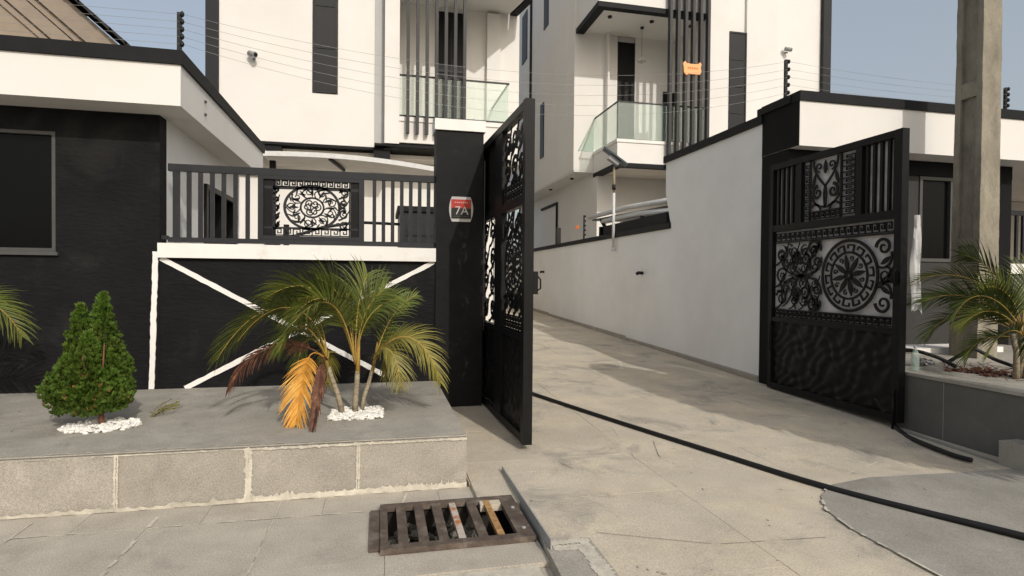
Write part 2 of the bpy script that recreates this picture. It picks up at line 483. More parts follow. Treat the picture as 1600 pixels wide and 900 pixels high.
SMEAR_N = [0]
def smear(pts, w, z, m, parent, name='mortar_smear', n=60, thick=0.004, gaps=0.0, zf=None):
    """an irregular hand-trowelled streak of mortar lying on a horizontal surface"""
    SMEAR_N[0] += 1
    thick = 0.0022 + 0.00011 * (SMEAR_N[0] % 24)   # overlapping streaks never share a plane
    mb = MB()
    P = [Vector(p) for p in pts]
    segs = []
    for i in range(n + 1):
        t = i / n * (len(P) - 1)
        k = min(int(t), len(P) - 2)
        segs.append(P[k].lerp(P[k + 1], t - k))
    sd_ = rnd.uniform(0, 90)
    run = []
    def flush(run):
        if len(run) > 2:
            top = [mb.bm.verts.new(p) for p, q in run] , [mb.bm.verts.new(q) for p, q in run]
            for a in range(len(run) - 1):
                mb.bm.faces.new((top[0][a], top[0][a + 1], top[1][a + 1], top[1][a]))
    for i, p in enumerate(segs):
        t = (segs[min(i + 1, n)] - segs[max(i - 1, 0)]).normalized()
        s = Vector((-t.y, t.x, 0))
        k1 = 0.35 + 0.9 * abs(noise.noise((sd_, i * 0.55, 0))) + 0.5 * abs(noise.noise((sd_, i * 0.16, 9)))
        k2 = 0.35 + 0.9 * abs(noise.noise((sd_ + 30, i * 0.55, 4))) + 0.5 * abs(noise.noise((sd_ + 7, i * 0.2, 2)))
        if gaps and noise.noise((sd_ + 50, i * 0.22, 1)) > gaps:
            flush(run)
            run = []
            continue
        zz = (zf(p.y) if zf else z) + thick
        run.append(((p.x + s.x * w * k1, p.y + s.y * w * k1, zz), (p.x - s.x * w * k2, p.y - s.y * w * k2, zz)))
    flush(run)
    return mb.build(name, m, parent)
smear([(2.83, 0.9), (2.83, 2.6), (2.83, 3.0), (2.9, 3.3), (3.05, 3.52), (3.3, 3.72)], 0.014, 0.041, MORTAR, apron, gaps=0.12, n=120)
smear([(2.15, 3.9), (2.13, 4.6), (2.3, 5.5)], 0.006, 0, MORTAR, driveway, gaps=0.05, zf=lambda y: gz(y) + 0.001)
smear([(0.99, 4.42), (1.29, 4.43)], 0.010, 0, MORTAR, driveway, n=24, zf=lambda y: gz(y) + 0.001)
smear([(1.0, 4.07), (1.27, 4.05)], 0.013, 0, MORTAR, driveway, n=24, zf=lambda y: gz(y) + 0.001)
smear([(3.6, 3.9), (4.7, 4.35), (5.1, 4.9)], 0.010, 0, MORTAR, driveway, gaps=0.1, zf=lambda y: gz(y) + 0.001)
smear([(3.3, 8.9), (3.75, 8.6), (4.0, 9.3)], 0.05, 0, MORTAR, driveway, gaps=0.0, zf=lambda y: gz(y) + 0.001, n=40)
smear([(2.2, 9.6), (3.0, 9.2)], 0.03, 0, MORTAR, driveway, gaps=-0.05, zf=lambda y: gz(y) + 0.001, n=40)
CRACK = mat('dark_crack', (0.13, 0.115, 0.095), 0.95, var=0.2)
for pts_, w_c in (([(1.5, 6.7), (1.75, 6.45), (1.9, 6.5), (2.3, 6.2)], 0.006), ([(2.5, 5.0), (2.35, 4.6), (2.42, 4.2), (2.3, 3.8)], 0.005), ([(1.45, 4.62), (1.52, 4.42)], 0.005),
                  ([(3.2, 6.0), (3.45, 5.7), (3.4, 5.4)], 0.005), ([(1.25, 3.3), (1.9, 3.0), (2.6, 2.95)], 0.004), ([(3.9, 5.2), (4.3, 4.8), (4.4, 4.5)], 0.005)):
    smear(pts_, w_c * 0.7, 0, CRACK, driveway, name='crack', gaps=0.25, n=50, thick=0.003, zf=lambda y: gz(y) + 0.001)
for pts_, w_c in (([(1.25, 6.1), (1.6, 6.05)], 0.018), ([(2.0, 4.9), (2.6, 4.75)], 0.012), ([(3.3, 5.0), (3.9, 4.75)], 0.012), ([(1.6, 8.2), (2.6, 8.0)], 0.025), ([(2.7, 7.6), (3.3, 7.3)], 0.02),
                  ([(1.3, 2.9), (1.5, 2.7)], 0.03), ([(4.2, 6.7), (4.8, 6.5), (5.15, 6.75)], 0.03)):
    smear(pts_, w_c * 0.6, 0, MORTAR, driveway, name='cement_smear', gaps=-0.02, n=46, thick=0.003, zf=lambda y: gz(y) + 0.001)
# fallen leaves / grit spots
litter = MB()
for _ in range(210):
    x, y = rnd.uniform(1.0, 5.1), rnd.uniform(1.8, 9)
    a, s = rnd.uniform(0, 6), rnd.uniform(0.003, 0.009) * (1.9 if rnd.random() < 0.15 else 1)
    z = max(gz(y), 0.04) + 0.005
    c, q = math.cos(a) * s, math.sin(a) * s
    litter.face([(x - c, y - q, z), (x + q * 0.3, y - c * 0.3, z + 0.004), (x + c, y + q, z), (x - q * 0.3, y + c * 0.3, z + 0.002)])
for _ in range(40):
    x, y = rnd.uniform(-3.4, 0.5), rnd.uniform(4.4, 6.5)
    a, sz = rnd.uniform(0, 6), rnd.uniform(0.004, 0.014)
    c, q = math.cos(a) * sz, math.sin(a) * sz
    litter.face([(x - c, y - q, 0.389), (x + q * 0.3, y - c * 0.3, 0.392), (x + c, y + q, 0.389), (x - q * 0.3, y + c * 0.3, 0.391)])
tag(litter.build('leaf_litter', LEAFB), 'scattered dry brown leaf bits on the driveway and platform', 'leaf litter', kind='stuff')

# footpath in front of the platform
fp = MB()
holed(fp, -7.0, 0.93, 0.3, 4.30, -0.03)
footpath = tag(fp.build('footpath', PAVEL), kind='structure')
Z0 = lambda y: 0.0
fx = [-4.9, -4.2, -3.55, -2.83, -2.11, -1.39, -0.66]
for a, b in zip(fx, fx[1:]):
    slab(a, b, 3.06, 3.965, Z0, PAVEL, footpath, t=0.028)
    slab(a + 0.3, b + 0.3, 3.972, 4.30, Z0, PAVEL, footpath, t=0.028)
slab(-0.66, HX0, 3.06, 3.965, Z0, PAVEL, footpath, t=0.028)
slab(-0.36, 0.42, 3.972, 4.30, Z0, PAVEL, footpath, t=0.028)
slab(0.42, 0.935, 3.99, 4.30, Z0, PAVEL, footpath, t=0.028)
slab(HX0, 0.925, 3.06, HY0, Z0, PAVEL, footpath, t=0.028)
for x in (-2.11, -1.39, -0.66):
    smear([(x + 0.01, 4.27), (x, 3.07)], 0.017 if -2 < x < -1 else 0.008, 0.001, MORTAR, footpath, gaps=0.18)
smear([(-2.6, 3.97), (-0.1, 3.97)], 0.010, 0.001, MORTAR, footpath, gaps=0.12, n=90)
smear([(0.2, 4.25), (0.15, 4.0)], 0.012, 0.001, MORTAR, footpath, n=20)
kerb = MB()
kerb.box(-1.2, 0.85, 2.90, 3.05, -0.07, -0.008)
kb = tag(kerb.build('kerb', MORTAR, bevel=0.01), kind='structure')
ck = MB()
ck.prism([(0.90, 2.6, -0.06), (1.20, 2.6, -0.06), (1.205, 3.215, -0.06), (0.93, 3.22, -0.06)], (0, 0, 0.102))
kb2 = tag(ck.build('kerb', BLOCK, bevel=0.006), kind='structure')
smear([(0.96, 3.12), (1.17, 3.10)], 0.05, 0.0425, MORTAR, kb2, n=24)
smear([(1.12, 3.1), (1.13, 2.7)], 0.05, 0.0427, MORTAR, kb2, n=24)
smear([(0.94, 3.18), (1.19, 3.18)], 0.05, 0.043, MORTAR, kb2, n=30)
smear([(1.16, 3.2), (1.155, 2.62)], 0.045, 0.043, MORTAR, kb2, n=30)

# ------------------------------------------------------------------ drain with grate
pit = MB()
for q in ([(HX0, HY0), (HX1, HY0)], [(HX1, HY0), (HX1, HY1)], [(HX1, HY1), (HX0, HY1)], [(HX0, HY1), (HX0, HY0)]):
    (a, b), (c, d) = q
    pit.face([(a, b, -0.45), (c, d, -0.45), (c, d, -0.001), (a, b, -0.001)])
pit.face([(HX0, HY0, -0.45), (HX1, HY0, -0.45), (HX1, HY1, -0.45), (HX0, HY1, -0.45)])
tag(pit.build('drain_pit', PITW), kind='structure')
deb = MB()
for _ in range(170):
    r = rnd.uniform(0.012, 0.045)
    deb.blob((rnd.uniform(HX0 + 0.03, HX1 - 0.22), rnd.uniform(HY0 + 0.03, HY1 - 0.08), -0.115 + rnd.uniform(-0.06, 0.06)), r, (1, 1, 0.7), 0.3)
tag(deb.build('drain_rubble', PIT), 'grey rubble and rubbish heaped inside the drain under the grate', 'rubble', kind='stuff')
gr = thing('drain_grate', (0.45, 3.65, 0.0), 'rusty brown iron drain grate with seven slots in the footpath', 'drain grate')
fr = MB()
gx0, gx1, gy0, gy1 = 0.012, 0.912, 3.31, 3.985
fr.box(gx0, gx1, gy0, gy0 + 0.06, 0.002, 0.035)
fr.box(gx0, gx1, gy1 - 0.06, gy1, 0.002, 0.035)
fr.box(gx0, gx0 + 0.045, gy0 + 0.06, gy1 - 0.06, 0.002, 0.035)
fr.box(gx1 - 0.10, gx1, gy0 + 0.06, gy1 - 0.06, 0.002, 0.035)
fr.build('frame', RUST, gr, bevel=0.004)
tabp = MB()
tabp.box(gx0 - 0.062, gx0 - 0.002, gy0 + 0.05, gy1 - 0.06, 0.002, 0.022)
tabp.build('hinge_plate', RUST, gr, bevel=0.003)
nb = 6
w0, w1 = gx0 + 0.045, gx1 - 0.10
sw = 0.058
bw = ((w1 - w0) - (nb + 1) * sw) / nb
for i in range(nb):
    x = w0 + sw + i * (sw + bw)
    mm = RUSTW if i == 3 else RUSTO if i == 5 else RUST
    m_ = MB()
    wv = bw * (0.72 if i in (3, 5) else 1.0)
    m_.box(x, x + wv, gy0 + 0.06, gy1 - 0.06, 0.004, 0.033)
    o = m_.build('bar', mm, gr, bevel=0.004)
    if i == 3: o['label'] = 'bar with chalky white and orange rust'
    if i == 5: o['label'] = 'bright orange rusted bar'
bo = MB()
for x, y in ((0.865, 3.43), (0.868, 3.75)):
    bo.lathe((x, y, 0.035), [(0.014, 0), (0.014, 0.008), (0.008, 0.011)], 8)
bo.build('bolt', STEEL, gr)
pl = MB()
pl.hexa([(0.937, 3.10, -0.06), (0.945, 3.10, -0.06), (0.955, 4.49, -0.04), (0.947, 4.49, -0.04), (0.937, 3.10, 0.100), (0.945, 3.10, 0.100), (0.955, 4.49, 0.075), (0.947, 4.49, 0.075)])
tag(pl.build('steel_edging', STEEL), 'thin grey steel plate standing on edge between drain grate and driveway', 'edging plate')

# ------------------------------------------------------------------ raised platform (left) with block front
plat = MB()
PX1 = 0.64
plat.box(-7.5, PX1 - 0.004, 4.33, 6.66, -0.06, 0.376)
platform = tag(plat.build('platform', SCREED), kind='structure')
MB().box(-7.5, PX1, 4.312, 6.655, 0.376, 0.386).build('screed_top', SCREED, platform, bevel=0.003)
jx = [-5.8, -4.9, -4.05, -3.25, -2.46, -1.68, -0.875, -0.145, PX1]
for a, b in zip(jx, jx[1:]):
    m_ = MB().box(a + 0.001, b - 0.001 if b < 0.6 else b, 4.30 + rnd.uniform(-0.003, 0.003), 4.40, -0.05, 0.371)
    m_.build('block', BLOCK, platform, bevel=0.0015)
for k in range(3):
    y0 = 4.41 + k * 0.75
    MB().box(PX1 - 0.1, PX1 + rnd.uniform(-0.001, 0.002), y0, y0 + 0.74, -0.05, 0.371).build('block', BLOCK, platform, bevel=0.006)
def vsmear(pts, w, y, parent, n=40, gaps=0.0, axis='x'):
    """mortar trowelled on the vertical block face (plane y), pts in (x, z)"""
    mb = MB()
    SMEAR_N[0] += 1
    y -= 0.00021 * (SMEAR_N[0] % 20)
    P = [Vector((p[0], p[1])) for p in pts]
    sd_ = rnd.uniform(0, 90)
    run = []
    def flush(run):
        if len(run) > 1:
            a = [mb.bm.verts.new(p) for p, q in run]
            b = [mb.bm.verts.new(q) for p, q in run]
            for i in range(len(run) - 1):
                mb.bm.faces.new((a[i], a[i + 1], b[i + 1], b[i]))
    for i in range(n + 1):
        t = i / n * (len(P) - 1)
        k = min(int(t), len(P) - 2)
        p = P[k].lerp(P[k + 1], t - k)
        d = (P[k + 1] - P[k]).normalized()
        s = Vector((-d.y, d.x))
        k1 = 0.2 + 1.8 * abs(noise.noise((sd_, i * 0.6, 0))) ** 1.3 + 0.8 * abs(noise.noise((sd_, i * 0.15, 9)))
        k2 = 0.25 + 1.3 * abs(noise.noise((sd_ + 30, i * 0.6, 4))) + 0.6 * abs(noise.noise((sd_ + 9, i * 0.17, 4)))
        if gaps and noise.noise((sd_ + 50, i * 0.2, 1)) > gaps:
            flush(run); run = []
            continue
        a, b = p + s * w * k1, p - s * w * k2
        run.append(((a.x, y, a.y), (b.x, y, b.y)))
    flush(run)
    return mb.build('mortar_smear', MORTAR, parent)
YF = 4.293
for x, w in ((-2.46, 0.02), (-1.69, 0.012), (-1.675, 0.009), (-0.885, 0.026), (-0.865, 0.022), (-0.152, 0.011), (-0.138, 0.009)):
    vsmear([(x, 0.02), (x + 0.006, 0.37)], w, YF - 0.001 * rnd.random(), platform)
vsmear([(-3.6, 0.005), (-1.6, 0.006), (0.2, 0.012), (PX1, 0.008)], 0.030, YF - 0.002, platform, n=220)
vsmear([(-0.95, 0.02), (0.1, 0.028), (PX1, 0.02)], 0.036, YF - 0.0025, platform, n=150)
vsmear([(-0.9, 0.366), (PX1, 0.364)], 0.011, YF - 0.0015, platform, n=140)
vsmear([(-3.2, 0.368), (-0.9, 0.367)], 0.005, YF - 0.0015, platform, n=140, gaps=0.2)
smear([(-3.6, 4.285), (0.62, 4.285)], 0.012, 0.001, MORTAR, platform, n=160, gaps=0.22)
smear([(-2.3, 4.325), (0.62, 4.325)], 0.009, 0.386, MORTAR, platform, n=160, gaps=0.1)

# ------------------------------------------------------------------ left guardhouse
gh = thing('guardhouse', (-4.5, 8.4, 0), 'low black guardhouse with white overhanging eaves at the left edge', 'guardhouse')
fw = MB()                                    # front wall with a window opening
WX0, WX1, WZ0, WZ1 = -5.2, -3.13, 1.78, 2.97
fw.box(-7.5, WX0, 6.65, 6.85, 0.3, 3.20)
fw.box(WX1, -2.2, 6.65, 6.85, 0.3, 3.20)
fw.box(WX0, WX1, 6.65, 6.85, 0.3, WZ0)
fw.box(WX0, WX1, 6.65, 6.85, WZ1, 3.20)
fw.build('front_wall', BLACKW, gh)
sw_ = MB()
SWY0, SWY1, SWZ0, SWZ1 = 8.20, 9.85, 1.5, 2.74
sw_.box(-2.42, -2.203, 6.851, SWY0, 0.0, 3.20)
sw_.box(-2.42, -2.203, SWY1, 10.15, 0.0, 3.20)
sw_.box(-2.42, -2.203, SWY0, SWY1, 0.0, SWZ0)
sw_.box(-2.42, -2.203, SWY0, SWY1, SWZ1, 3.20)
sw_.box(-7.5, -2.43, 9.95, 10.15, 0.0, 3.2)
sw_.build('side_wall', WHITE2, gh)
MB().box(-2.36, -2.30, 6.8, 6.849, 1.9, 3.19).build('corner_filler', WHITE2, gh)
MB().box(-7.6, -1.885, 6.25, 10.35, 3.195, 3.59).build('fascia', WHITE, gh, bevel=0.004)
MB().box(-7.6, -1.86, 6.225, 10.38, 3.592, 3.725).build('roof_edge', CAP, gh, bevel=0.006)
w_ = MB()
t = 0.036
w_.box(WX0, WX1, 6.66, 6.72, WZ1 - t, WZ1); w_.box(WX0, WX1, 6.66, 6.72, WZ0, WZ0 + t)
w_.box(WX0, WX0 + t, 6.66, 6.72, WZ0 + t, WZ1 - t); w_.box(WX1 - t, WX1, 6.66, 6.72, WZ0 + t, WZ1 - t)
w_.box(-4.2, -4.15, 6.67, 6.71, WZ0 + t, WZ1 - t)
wf = w_.build('window', FRAMEG, gh, bevel=0.004)
MB().box(WX0 + t, WX1 - t, 6.70, 6.708, WZ0 + t, WZ1 - t).build('pane', DARKGL, wf)
MB().box(WX0, WX1, 6.84, 6.849, WZ0, WZ1).build('window_back', BLACKV, wf)
MB().box(WX0 - 0.03, WX1 + 0.03, 6.615, 6.66, WZ0 - 0.035, WZ0 - 0.002).build('sill', FRAMEG, wf, bevel=0.004)
sf = MB()
for (a, b, c, d) in ((SWY0, SWY1, SWZ1 - 0.07, SWZ1), (SWY0, SWY1, SWZ0, SWZ0 + 0.07)):
    sf.box(-2.36, -2.16, a, b, c, d)
for a in (SWY0, SWY1 - 0.08, (SWY0 + SWY1) / 2 - 0.03):
    sf.box(-2.355, -2.165, a, a + 0.08, SWZ0 + 0.07, SWZ1 - 0.07)
sfo = sf.build('side_window', GATE, gh, bevel=0.004)
MB().box(-2.30, -2.292, SWY0 + 0.08, SWY1 - 0.08, SWZ0 + 0.07, SWZ1 - 0.07).build('pane', DARKGL, sfo)
MB().box(-2.419, -2.41, SWY0, SWY1, SWZ0, SWZ1).build('window_back', BLACKV, sfo)
sc = MB()
for z in (3.33, 3.47):
    sc.lathe((-1.88, 7.05, z), [(0.018, -0.012), (0.018, 0.012)], 8)
sc.build('fixing_stub', FRAMEG, gh)

# ------------------------------------------------------------------ front boundary wall, ledge, X lines
bw_ = thing('boundary_wall', (-0.8, 6.75, 0), 'low black front wall with white coping and two crossed white lines', 'wall')
MB().box(-2.198, 0.615, 6.652, 6.86, 0.3, 1.737).build('wall_face', BLACKW, bw_)
MB().box(-2.205, 0.617, 6.60, 6.90, 1.739, 1.888).build('coping', TRIM, bw_, bevel=0.008)
def wline(p, q, w, name='white_line'):
    mb = MB()
    n = 40
    d = Vector((q[0] - p[0], q[1] - p[1]))
    s = Vector((-d.y, d.x)).normalized()
    sd_ = rnd.uniform(0, 99)
    A, Bq = [], []
    for i in range(n + 1):
        c = Vector(p) + d * (i / n)
        a = c + s * w * (0.5 + 0.15 * noise.noise((sd_, i * 0.8, 0)))
        b = c - s * w * (0.5 + 0.15 * noise.noise((sd_ + 9, i * 0.8, 5)))
        A.append((a.x, a.y)); Bq.append((b.x, b.y))
    for i in range(n):
        mb.hexa([(A[i][0], 6.652, A[i][1]), (Bq[i][0], 6.652, Bq[i][1]), (Bq[i + 1][0], 6.652, Bq[i + 1][1]), (A[i + 1][0], 6.652, A[i + 1][1]),
                 (A[i][0], 6.640, A[i][1]), (Bq[i][0], 6.640, Bq[i][1]), (Bq[i + 1][0], 6.640, Bq[i + 1][1]), (A[i + 1][0], 6.640, A[i + 1][1])])
    return mb.build(name, TRIM, bw_)
wline((-2.19, 1.735), (0.06, 0.47), 0.050)
wline((0.60, 1.735), (-1.96, 0.388), 0.050)
wline((-2.235, 1.80), (-2.275, 0.39), 0.052)

# ------------------------------------------------------------------ ornament generators (2D polylines)
def spiral(cx, cy, r, turns, a0, sgn=1, n=26):
    return [(cx + r * (1 - 0.86 * i / n) * math.cos(a0 + sgn * 2 * PI * turns * i / n), cy + r * (1 - 0.86 * i / n) * math.sin(a0 + sgn * 2 * PI * turns * i / n)) for i in range(n + 1)]
def bez(p0, p1, p2, p3, n=12):
    r = []
    for i in range(n + 1):
        t = i / n
        k = 1 - t
        r.append((k**3 * p0[0] + 3 * k * k * t * p1[0] + 3 * k * t * t * p2[0] + t**3 * p3[0], k**3 * p0[1] + 3 * k * k * t * p1[1] + 3 * k * t * t * p2[1] + t**3 * p3[1]))
    return r
def circ(cx, cy, rx, ry=None, n=48):
    ry = ry or rx
    return [(cx + rx * math.cos(2 * PI * i / n), cy + ry * math.sin(2 * PI * i / n)) for i in range(n + 1)]
def meander(x0, x1, y0, y1, cells):          # squared key pattern along x
    pts = []
    w = (x1 - x0) / cells
    h = y1 - y0
    for i in range(cells):
        a = x0 + i * w
        pts += [(a, y0), (a, y1), (a + w * 0.72, y1), (a + w * 0.72, y0 + h * 0.35), (a + w * 0.38, y0 + h * 0.35), (a + w * 0.38, y0 + h * 0.68)]
        yield pts
        pts = []
        yield [(a + w * 0.0, y0), (a + w, y0)]
LW = 0.020
def key_border(mb, x0, x1, y0, y1, cells, D, o, u, v, w=None, vertical=False):
    for p in meander(x0, x1, y0, y1, cells):
        q = [(b, a) for a, b in p] if vertical else p
        # split in straight strips so the corners stay square
        for a, b in zip(q, q[1:]):
            dx, dy = b[0] - a[0], b[1] - a[1]
            l = math.hypot(dx, dy)
            if l < 1e-6: continue
            e = (w or 0.011) / 2
            ex, ey = dx / l * e, dy / l * e
            mb.ribbon([(a[0] - ex, a[1] - ey), (b[0] + ex, b[1] + ey)], (w or 0.011), D, o, u, v)
def scroll_pair(mb, cx, cy, s, fx, D, o, u, v, w=LW):
    """acanthus-like scroll pointing along fx (+-1), mirrored up and down"""
    tw = lambda t: w * (1.5 - 1.0 * t)
    for sy in (1, -1):
        mb.ribbon(bez((cx, cy), (cx + fx * 0.35 * s, cy + sy * 0.10 * s), (cx + fx * 0.55 * s, cy + sy * 0.55 * s), (cx + fx * 0.15 * s, cy + sy * 0.62 * s)), tw, D, o, u, v)
        mb.ribbon(spiral(cx + fx * 0.16 * s, cy + sy * 0.44 * s, 0.18 * s, 1.4, PI / 2 * sy, -fx * sy), tw, D, o, u, v)
        mb.ribbon(bez((cx, cy), (cx + fx * 0.5 * s, cy + sy * 0.02 * s), (cx + fx * 0.85 * s, cy + sy * 0.2 * s), (cx + fx * 0.78 * s, cy + sy * 0.5 * s)), tw, D, o, u, v)
        mb.ribbon(spiral(cx + fx * 0.62 * s, cy + sy * 0.36 * s, 0.13 * s, 1.3, 0, fx * sy), tw, D, o, u, v)
        mb.ribbon(bez((cx + fx * 0.3 * s, cy + sy * 0.3 * s), (cx + fx * 0.4 * s, cy + sy * 0.45 * s), (cx + fx * 0.5 * s, cy + sy * 0.75 * s), (cx + fx * 0.75 * s, cy + sy * 0.80 * s)), tw, D, o, u, v)
def leaf2d(mb, p, a, l, w, D, o, u, v):
    pts = [(p[0] + math.cos(a) * l * t, p[1] + math.sin(a) * l * t) for t in (0, .25, .5, .75, 1)]
    mb.ribbon(pts, lambda t: w * max(0.12, math.sin(PI * min(1, t * 0.9 + 0.08))), D, o, u, v)
def roundel(mb, cx, cy, R_, D, o, u, v):
    mb.ribbon(circ(cx, cy, R_), 0.034, D, o, u, v)
    mb.ribbon(circ(cx, cy, R_ * 0.66), 0.026, D, o, u, v)
    n = 14
    for i in range(n):                        # key pieces between the two rings
        a = 2 * PI * i / n
        def pol(r, q):
            return (cx + r * R_ * math.cos(q), cy + r * R_ * math.sin(q))
        d = 2 * PI / n
        mb.ribbon([pol(0.68, a), pol(0.88, a)], 0.022, D, o, u, v)
        mb.ribbon([pol(0.87, a - 0.02), pol(0.87, a + d * 0.3), pol(0.87, a + d * 0.62)], 0.020, D, o, u, v)
        mb.ribbon([pol(0.87, a + d * 0.6), pol(0.77, a + d * 0.6)], 0.018, D, o, u, v)
    for i in range(8):                        # plain eight-leaf rosette in the middle
        a = 2 * PI * i / 8 + 0.2
        leaf2d(mb, (cx + 0.10 * R_ * math.cos(a), cy + 0.10 * R_ * math.sin(a)), a, 0.50 * R_, 0.15 * R_, D, o, u, v)
        b = a + PI / 8
        mb.ribbon(spiral(cx + 0.50 * R_ * math.cos(b), cy + 0.50 * R_ * math.sin(b), 0.085 * R_, 1.1, b + PI, 1, 14), 0.012, D, o, u, v)
    mb.ribbon(circ(cx, cy, 0.10 * R_, n=20), 0.10 * R_, D, o, u, v)
def fill_scrolls(mb, x0, x1, y0, y1, D, o, u, v, nx, ny, w=0.014, seed=1):
    rr = random.Random(seed)
    sx, sy = (x1 - x0) / nx, (y1 - y0) / ny
    for i in range(nx):
        for j in range(ny):
            cx, cy = x0 + (i + 0.5) * sx, y0 + (j + 0.5) * sy
            s = 1 if (i + j) % 2 else -1
            r = 0.42 * min(sx, sy)
            tw = lambda t: w * (1.5 - 0.8 * t)
            mb.ribbon(spiral(cx, cy, r, 1.5, rr.uniform(0, 6.28), s), tw, D, o, u, v)
            mb.ribbon(bez((x0 + i * sx, y0 + j * sy), (cx - sx * 0.1, cy - sy * 0.5), (cx + sx * .3, cy), (x0 + (i + 1) * sx, y0 + (j + 1) * sy)), tw, D, o, u, v)
            for k in range(3):
                leaf2d(mb, (cx + rr.uniform(-.3, .3) * sx, cy + rr.uniform(-.3, .3) * sy), rr.uniform(0, 6.28), r * 1.0, w * 1.9, D, o, u, v)

# ------------------------------------------------------------------ railing on the front wall
def make_railing(x0, x1, y, z0, z1, label, bars_at, panel, extra_posts=()):
    ra = thing('railing', ((x0 + x1) / 2, y, z0), label, 'railing', None)
    MB().box(x0, x1, y - 0.025, y + 0.025, z1 - 0.075, z1).build('top_rail', RAILM, ra, bevel=0.004)
    MB().box(x0, x1, y - 0.025, y + 0.025, z0, z0 + 0.05).build('bottom_rail', RAILM, ra, bevel=0.004)
    pm = None
    for x in [x0 + 0.075] + list(extra_posts):
        if pm is None:
            pm = MB().box(x - 0.03, x + 0.03, y - 0.022, y + 0.022, z0 + 0.051, z1 - 0.076).build('post', RAILM, ra, bevel=0.004)
            px = x
        else:
            inst(pm, (x - px, 0, 0), ra)
    bm_ = None
    for x in bars_at:
        if bm_ is None:
            bm_ = MB().box(x - 0.02, x + 0.02, y - 0.018, y + 0.018, z0 + 0.051, z1 - 0.076).build('bar', RAILM, ra, bevel=0.003)
            bx_ = x
        else:
            inst(bm_, (x - bx_, 0, 0), ra)
    if panel:
        a, b = panel
        pf = MB()
        pf.box(a, a + 0.055, y - 0.03, y + 0.03, z0 + 0.052, z1 - 0.077)
        pf.box(b - 0.055, b, y - 0.03, y + 0.03, z0 + 0.052, z1 - 0.077)
        pf.box(a + 0.056, b - 0.056, y - 0.028, y + 0.028, z0 + 0.052, z0 + 0.09)
        pf.box(a + 0.056, b - 0.056, y - 0.028, y + 0.028, z1 - 0.115, z1 - 0.077)
        pfo = pf.build('panel_frame', RAILM, ra, bevel=0.003)
        s = MB()
        o, u, v, D = V(a, y - 0.006, z0), V(1, 0, 0), V(0, 0, 1), V(0, 0.012, 0)
        W, H_ = b - a, z1 - z0
        cx, cy = W / 2, H_ / 2 + 0.0
        rx, ry = 0.285, 0.235
        s.ribbon(circ(cx, cy, rx, ry), 0.028, D, o, u, v)
        s.ribbon(circ(cx, cy, rx * 0.42, ry * 0.45, 28), 0.020, D, o, u, v)
        for i in range(12):
            q = 2 * PI * i / 12
            leaf2d(s, (cx + 0.5 * rx * math.cos(q), cy + 0.5 * ry * math.sin(q)), math.atan2(ry * math.sin(q), rx * math.cos(q)), 0.10, 0.026, D, o, u, v)
        for i in range(6):
            q = 2 * PI * i / 6
            s.ribbon(spiral(cx + 0.055 * math.cos(q), cy + 0.05 * math.sin(q), 0.045, 1.3, q + 2, 1 if i % 2 else -1, 16), 0.014, D, o, u, v)
        for i in range(14):
            q = 2 * PI * (i + 0.3) / 14
            leaf2d(s, (cx + 0.62 * rx * math.cos(q), cy + 0.62 * ry * math.sin(q)), q + 1.1, 0.085, 0.020, D, o, u, v)
            leaf2d(s, (cx + 0.80 * rx * math.cos(q), cy + 0.80 * ry * math.sin(q)), q - 1.0, 0.075, 0.018, D, o, u, v)
        for i in range(9):
            q = 2 * PI * (i + 0.5) / 9
            s.ribbon(spiral(cx + 0.74 * rx * math.cos(q), cy + 0.74 * ry * math.sin(q), 0.05, 1.2, q, 1 if i % 2 else -1, 16), 0.011, D, o, u, v)
            s.ribbon(bez((cx + 0.4 * rx * math.cos(q), cy + 0.4 * ry * math.sin(q)), (cx + 0.6 * rx * math.cos(q + 0.5), cy + 0.6 * ry * math.sin(q + 0.5)), (cx + 0.8 * rx * math.cos(q + 0.5), cy + 0.8 * ry * math.sin(q + 0.5)), (cx + 0.95 * rx * math.cos(q), cy + 0.95 * ry * math.sin(q))), 0.012, D, o, u, v)
        fill_scrolls(s, 0.155, 0.215, 0.16, H_ - 0.18, D, o, u, v, 1, 5, 0.014, 4)
        fill_scrolls(s, W - 0.275, W - 0.155, 0.16, H_ - 0.18, D, o, u, v, 1, 4, 0.014, 6)
        for xx in (0.155, W - 0.155):
            s.ribbon([(xx, 0.08), (xx, H_ - 0.1)], 0.018, D, o, u, v)
        key_border(s, 0.16, W - 0.16, 0.10, 0.165, 8, D, o, u, v, 0.012)
        key_border(s, 0.16, W - 0.16, H_ - 0.185, H_ - 0.125, 10, D, o, u, v, 0.015)
        s.ribbon([(0.06, H_ - 0.20), (W - 0.06, H_ - 0.20)], 0.03, D, o, u, v)
        s.ribbon([(0.06, 0.178), (W - 0.06, 0.178)], 0.02, D, o, u, v)
        s.build('scroll_panel', RAILM, ra)
        side = MB()                         # solid cut-sheet flanks left and right of the medallion
        side.box(a + 0.056, a + 0.145, y - 0.005, y + 0.005, z0 + 0.091, z1 - 0.116)
        so_ = side.build('side_sheet', GATE, ra)
        inst(so_, (b - a - 0.201, 0, 0), ra)
    return ra
make_railing(-2.14, 0.612, 6.72, 1.905, 2.715, 'dark grey steel railing with oval scrollwork panel on the white coping', [-1.945, -1.835, -1.722, -1.61, -1.495, -1.375, -0.06, 0.04, 0.14, 0.24, 0.34, 0.44, 0.54], (-1.27, -0.17), ())
tag(MB().box(-2.20, -2.142, 6.69, 6.75, 1.93, 1.97).build('railing_stub', RAILM), 'small steel fixing stub at the low left end of the front railing', 'fixing')

